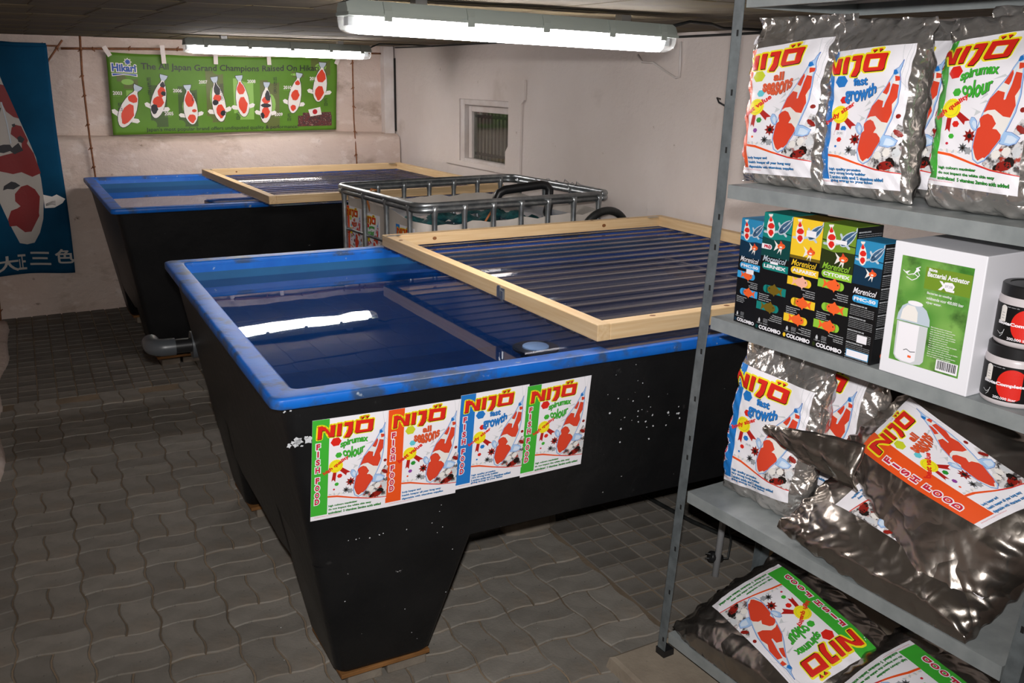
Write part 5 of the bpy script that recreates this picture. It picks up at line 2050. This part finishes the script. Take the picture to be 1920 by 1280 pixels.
def cane(pts, r, label, nodes=5):
    t_ = empty('bamboo_cane', pts[0], label=label, cat='cane', group='thin canes on the back wall')
    n = 24
    P_ = [np.array(p, float) for p in pts]
    ts = np.linspace(0, 1, n)
    L_ = np.cumsum([0] + [np.linalg.norm(P_[i + 1] - P_[i]) for i in range(len(P_) - 1)])
    L_ /= L_[-1]
    C_ = [np.array([np.interp(t0, L_, [p[k] for p in P_]) for k in range(3)]) for t0 in ts]
    m_ = MB()
    m_.tube(C_, [r * (1.0 - 0.2 * t0) for t0 in ts], 'cane', 8)
    m_.build('stem', t_, smooth=True)
    rr = random.Random(nodes * 7)
    for k in range(nodes):
        t0 = (k + 0.5 + rr.uniform(-.2, .2)) / nodes
        c0 = np.array([np.interp(t0, L_, [p[j] for p in P_]) for j in range(3)])
        d_ = P_[-1] - P_[0]
        d_ /= np.linalg.norm(d_)
        m_ = MB()
        m_.tube([c0 - d_ * 0.008, c0, c0 + d_ * 0.008], [r * 0.9, r * 1.7, r * 0.9], 'cane', 8)
        sd = np.cross(d_, np.array([0, 1.0, 0])) * rr.choice((-1, 1))
        m_.tube([c0, c0 + sd * 0.02 + d_ * 0.012], r * 0.5, 'cane', 6)
        m_.build('node', t_)
    return t_


cane([(0.63, 7.505, 1.888), (1.3, 7.495, 1.902), (2.2, 7.49, 1.908), (3.06, 7.50, 1.915)], 0.0085, 'long horizontal cane holding the green banner', 8)
cane([(-0.25, 7.35, 1.905), (0.60, 7.40, 1.902)], 0.0075, 'short horizontal cane carrying the blue koi banner', 3)
cane([(0.756, 7.44, 1.975), (0.739, 7.40, 1.71), (0.738, 7.352, 1.267), (0.749, 7.35, 0.95)], 0.008, 'upright cane left of the green banner', 6)
cane([(2.795, 7.46, 1.93), (2.775, 7.42, 1.4), (2.765, 7.355, 1.02)], 0.007, 'upright cane right of the green banner', 5)
cane([(0.632, 7.36, 1.941), (0.49, 7.36, 1.75), (0.30, 7.362, 1.51)], 0.007, 'slanting cane behind the corner of the blue koi banner', 3)
cane([(0.015, 7.34, 0.0), (0.035, 7.345, 0.40)], 0.008, 'upright cane below the blue koi banner', 2)

# ================================================================== CAGED CONTAINER (between the tanks)
GA = math.radians(3.557)
gc, gs = math.cos(GA), math.sin(GA)


def IB(x, y, z):
    return np.array([1.84 + x * gc - y * gs, 4.065 + x * gs + y * gc, z])


t = empty('caged_container', tuple(IB(0.6, 0.5, 0)), GA, label='white cut open liquid container in a steel tube cage between the tanks', cat='container')
GZ = 1.145
m = MB()
for dz, r_ in ((0.0, 0.0150), (-0.024, 0.0150)):
    P_ = [IB(x, y, GZ + dz - 0.010) for x, y in rrect(0.0, 1.2, 0.0, 1.0, 0.07, 6)]
    P_.append(P_[0])
    m.tube(P_, r_, 'cage_steel', 10)
m.build('top_ring', t, smooth=True)
for z in (0.90, 0.64, 0.38, 0.17):
    m = MB()
    P_ = [IB(x, y, z) for x, y in rrect(0.012, 1.188, 0.012, 0.988, 0.07, 5)]
    P_.append(P_[0])
    m.tube(P_, 0.009, 'cage_steel', 8)
    m.build('cage_ring', t, smooth=True)
posts = [(0.085 + 0.172 * i, 0.0) for i in range(7)] + [(0.085 + 0.172 * i, 1.0) for i in range(7)] + [(0.0, y) for y in (0.10, 0.36, 0.63, 0.90)] + [(1.2, y) for y in (0.10, 0.36, 0.63, 0.90)]
for x, y in posts:
    m = MB()
    P_ = [IB(x, y, z) for z in (0.14, 0.6, 1.03, 1.07, 1.105, 1.13)]
    m.tube(P_, [0.0145, 0.0145, 0.0145, 0.014, 0.0185, 0.0195], 'cage_steel', 8)
    m.build('cage_post', t, smooth=True)
m = MB()
for (x0, x1) in ((0.0, 0.2), (0.5, 0.7), (1.0, 1.2)):
    for z0, z1 in ((0.0, 0.09),):
        P_ = [IB(x0, 0, z0), IB(x1, 0, z0), IB(x1, 1, z0), IB(x0, 1, z0)]
        m.hexa(P_ + [p + np.array([0, 0, z1]) for p in P_], 'black_plastic')
P_ = [IB(0, 0, 0.09), IB(1.2, 0, 0.09), IB(1.2, 1, 0.09), IB(0, 1, 0.09)]
m.hexa(P_ + [p + np.array([0, 0, 0.05]) for p in P_], 'black_plastic')
m.build('pallet', t)
m = MB()
ro, ri = rrect(0.025, 1.175, 0.025, 0.975, 0.09, 10), rrect(0.030, 1.170, 0.030, 0.970, 0.088, 10)


def dens(R_):
    out = []
    for i in range(len(R_)):
        a, b = np.array(R_[i]), np.array(R_[(i + 1) % len(R_)])
        k = max(1, int(np.linalg.norm(b - a) / 0.05))
        out += [tuple(a + (b - a) * j / k) for j in range(k)]
    return out


ro, ri = dens(ro), dens(ri)
n = min(len(ro), len(ri))
ro, ri = ro[:n], ri[:n]


def topz(x, y):
    left = max(0.0, 1 - x / 0.12)
    return 1.032 + 0.06 * left * min(1, y * 2.0) + 0.006 * math.sin(x * 23) + 0.005 * math.sin(y * 19 + x * 41) + 0.01 * (y > 0.9)


m.loft([[IB(x, y, 0.14) for x, y in ro], [IB(x, y, 0.75) for x, y in ro], [IB(x, y, topz(x, y)) for x, y in ro], [IB(x, y, topz(x, y)) for x, y in ri], [IB(x, y, 0.75) for x, y in ri], [IB(x, y, 0.20) for x, y in ri]], 'container_white')
smooth_by_angle(m.build('inner_tank', t), 40)
m = MB()
m.add([IB(x, y, 0.985) for x, y in ri], [tuple(range(n))], 'water')
tag(m.build('water', t), kind='stuff')
# teal netting bunched in the container
m = MB()
nx, ny = 44, 24
V = []
rr_ = np.random.RandomState(5)
for j in range(ny):
    for i in range(nx):
        x, y = 0.07 + 0.86 * i / (nx - 1), 0.10 + 0.62 * j / (ny - 1)
        e = min(i, nx - 1 - i, j, ny - 1 - j) / 5
        V.append(IB(x + rr_.uniform(-.006, .006), y, 0.965 + min(1, e) * (0.022 + 0.018 * math.sin(x * 21 + y * 9) + 0.014 * math.sin(y * 37 - x * 15) + rr_.uniform(-.006, .006))))
m.add(V, [(j * nx + i, j * nx + i + 1, (j + 1) * nx + i + 1, (j + 1) * nx + i) for j in range(ny - 1) for i in range(nx - 1)], 'teal_net')
tag(m.build('fishing_net', smooth=True), 'bunched teal netting floating in the caged container', 'net')
m = MB()
m.tube([IB(0.03, 0.62, 1.03), IB(0.012, 0.62, 1.09), IB(0.03, 0.60, 1.155), IB(0.06, 0.60, 1.145)], 0.006, 'copper_cane', 8)
tag(m.build('hook', smooth=True), 'bent copper coloured hook over the left rim of the cage', 'hook')
m = MB()
m.tube([IB(0.40, 0.06, 1.00), IB(0.455, 0.05, 1.085)], 0.006, 'copper_cane', 8)
tag(m.build('stick', smooth=True), 'short brown stick standing in the caged container', 'stick')
m = MB()
P_ = [IB(0.80, 0.55, 0.95), IB(0.80, 0.55, 1.06), IB(0.815, 0.545, 1.095), IB(0.85, 0.54, 1.112), IB(1.06, 0.47, 1.140), IB(1.09, 0.46, 1.135), IB(1.105, 0.45, 1.115), IB(1.105, 0.45, 1.02), IB(1.07, 0.42, 0.97)]
m.tube(P_, 0.026, 'black_plastic', 14)
tag(m.build('filter_pipe', smooth=True), 'black bent filter pipe reaching over inside the caged container', 'pipe')
m = MB()
P_ = []
for i in range(28):
    q = PI * (1.15 - 1.35 * i / 27)
    P_.append(IB(1.13 + 0.16 * math.cos(q), -0.04 - 0.02 * math.sin(q), 0.90 + 0.15 * math.sin(q)))
m.tube(P_, 0.022, 'black_rubber', 12)
hose = tag(m.build('hose', smooth=True), 'thick black hose looped at the right corner of the caged container', 'hose')
# a tangle of pale net on the right rim
for k in range(3):
    m = MB()
    r = random.Random(k)
    P_ = [IB(1.19 + r.uniform(-0.02, 0.03), 0.10 + 0.17 * k + 0.035 * i + r.uniform(-.02, .02), 1.14 + r.uniform(-0.01, 0.03)) for i in range(9)]
    m.tube(P_, 0.0022, 'grey_tube', 6)
    tag(m.build('cord', smooth=True), 'pale cord tangled over the right rim of the caged container, %s strand' % ('nearest', 'middle', 'farthest')[k], 'cord', 'cords on the cage rim')
# stickers on the left side of the container
for kind, y, z, lab in (('orange', 0.93, 0.74, 'all seasons sticker on the caged container, farthest left'), ('green', 0.70, 0.73, 'green strip sticker on the caged container, middle one'), ('blue', 0.30, 0.72, 'blue strip sticker on the caged container, nearest the corner')):
    exv, eyv = IB(0, -1, 0) - IB(0, 0, 0), UPV
    poster('sticker', kind, frame_m(IB(0.0235, y, z), exv, eyv, np.cross(exv, eyv)), 0.205, lab, cat='sticker', group='stickers on the container', hgt=0.29)

# ================================================================== SMALL THINGS
m = MB()
pts = [(XR - 0.008, 7.45, 1.965), (XR - 0.01, 6.9, 1.962), (XR - 0.01, 6.0, 1.966), (XR - 0.01, 5.14, 1.965), (XR - 0.01, 4.63, 1.967), (XR - 0.01, 4.35, 1.945), (XR - 0.01, 3.84, 1.955), (XR - 0.01, 3.4, 1.957), (XR - 0.01, 2.6, 1.962), (XR - 0.01, 1.5, 1.962)]
m.tube(pts, 0.006, 'black_rubber', 8)
tag(m.build('ceiling_cable', smooth=True), 'black cable clipped along the top of the right wall', 'cable')
m = MB()
m.tube([(2.29, 2.80, 1.935), (2.40, 2.82, 1.958), (2.60, 2.92, 1.962), (2.75, 3.02, 1.955), (3.0, 3.1, 1.962), (XR - 0.01, 3.12, 1.962)], 0.006, 'black_rubber', 8)
tag(m.build('lamp_cable', smooth=True), 'black cable running from the near lamp towards the wall', 'cable')
m = MB()
m.tube([(2.53, 6.42, 1.925), (2.62, 6.45, 1.958), (2.9, 6.55, 1.962), (XR - 0.012, 6.7, 1.962)], 0.005, 'black_rubber', 8)
tag(m.build('lamp_cable', smooth=True), 'black cable running from the far lamp to the corner', 'cable')
m = MB()
w = 0.006
P_ = [(4.125, 1.871), (4.075, 1.835), (4.03, 1.833), (3.99, 1.832), (3.88, 1.782), (3.811, 1.756), (3.775, 1.762), (3.765, 1.80), (3.768, 1.932)]
m.tube([(XR - 0.012 - 0.01 * math.sin(i), a, b) for i, (a, b) in enumerate(P_)], w, 'plaster_white', 8)
tag(m.build('hanging_strip', smooth=True), 'loose white plastic strip hanging from the right wall', 'strip')
m = MB()
m.tube([(XR - 0.0, 3.47, 1.66), (XR - 0.03, 3.46, 1.665), (XR - 0.035, 3.44, 1.645), (XR - 0.03, 3.40, 1.63)], 0.0045, 'black_plastic', 8)
tag(m.build('wall_hook', smooth=True), 'small black hook in the right wall beside the rack', 'hook')
m = MB()
m.tube([(2.335, 2.95, 0.008), (2.345, 2.75, 0.008), (2.362, 2.55, 0.008), (2.39, 2.42, 0.008), (2.50, 2.20, 0.008), (2.52, 2.05, 0.008)], 0.009, 'black_rubber', 8)
tag(m.build('floor_cable', smooth=True), 'black cable lying on the square paving under the near tank', 'cable')
t = empty('tube_stand', (2.16, 2.19, 0), label='grey tubular stand behind the left end of the rack', cat='stand')
for a, b in (((2.160, 2.190, 0.0), (2.27, 2.265, 0.46)), ((2.228, 2.236, 0.235), (2.36, 2.18, 0.46)), ((2.46, 2.10, 0.0), (2.33, 2.20, 0.46))):
    m = MB()
    m.tube([a, b], 0.0125, 'grey_tube', 12)
    m.build('leg', t, smooth=True)
m = MB()
m.tube([(2.26, 2.26, 0.46), (2.37, 2.17, 0.46)], 0.014, 'grey_tube', 12)
m.build('crossbar', t, smooth=True)
t = empty('power_plug', (2.19, 2.235, 0.075), label='black power plug on a cable hanging from the grey stand', cat='plug')
C = np.array([2.175, 2.215, 0.062])
ax = np.array([-0.80, 0.25, 0.25])
ax /= np.linalg.norm(ax)
m = MB()
m.tube([C + ax * 0.022, C + ax * 0.018, C - ax * 0.012, C - ax * 0.03], [0.019, 0.021, 0.021, 0.012], 'black_plastic', 16)
m.build('plug_body', t, smooth=True)
for sg in (-1, 1):
    m = MB()
    q = C + ax * 0.02 + np.array([0, 0, 0.0095 * sg])
    m.tube([q, q + ax * 0.019], 0.0024, 'steel', 8)
    m.build('pin', t)
m = MB()
m.tube([C - ax * 0.028, C - ax * 0.055 + np.array([0, 0, 0.005]), (2.235, 2.20, 0.12), (2.225, 2.215, 0.20), (2.205, 2.225, 0.30), (2.21, 2.23, 0.42)], 0.0042, 'black_rubber', 8)
m.build('plug_cable', t, smooth=True)
m = MB()
m.box(-0.012, 0.012, -0.008, 0.008, 0, 0.30, 'pine_side')
tag(m.build('wooden_stick', matrix=Matrix.Translation((2.44, 2.20, 0.0)) @ Matrix.Rotation(0.12, 4, 'Y'), bevel=0.001), 'pale wooden stick standing behind the rack on the paving', 'stick')
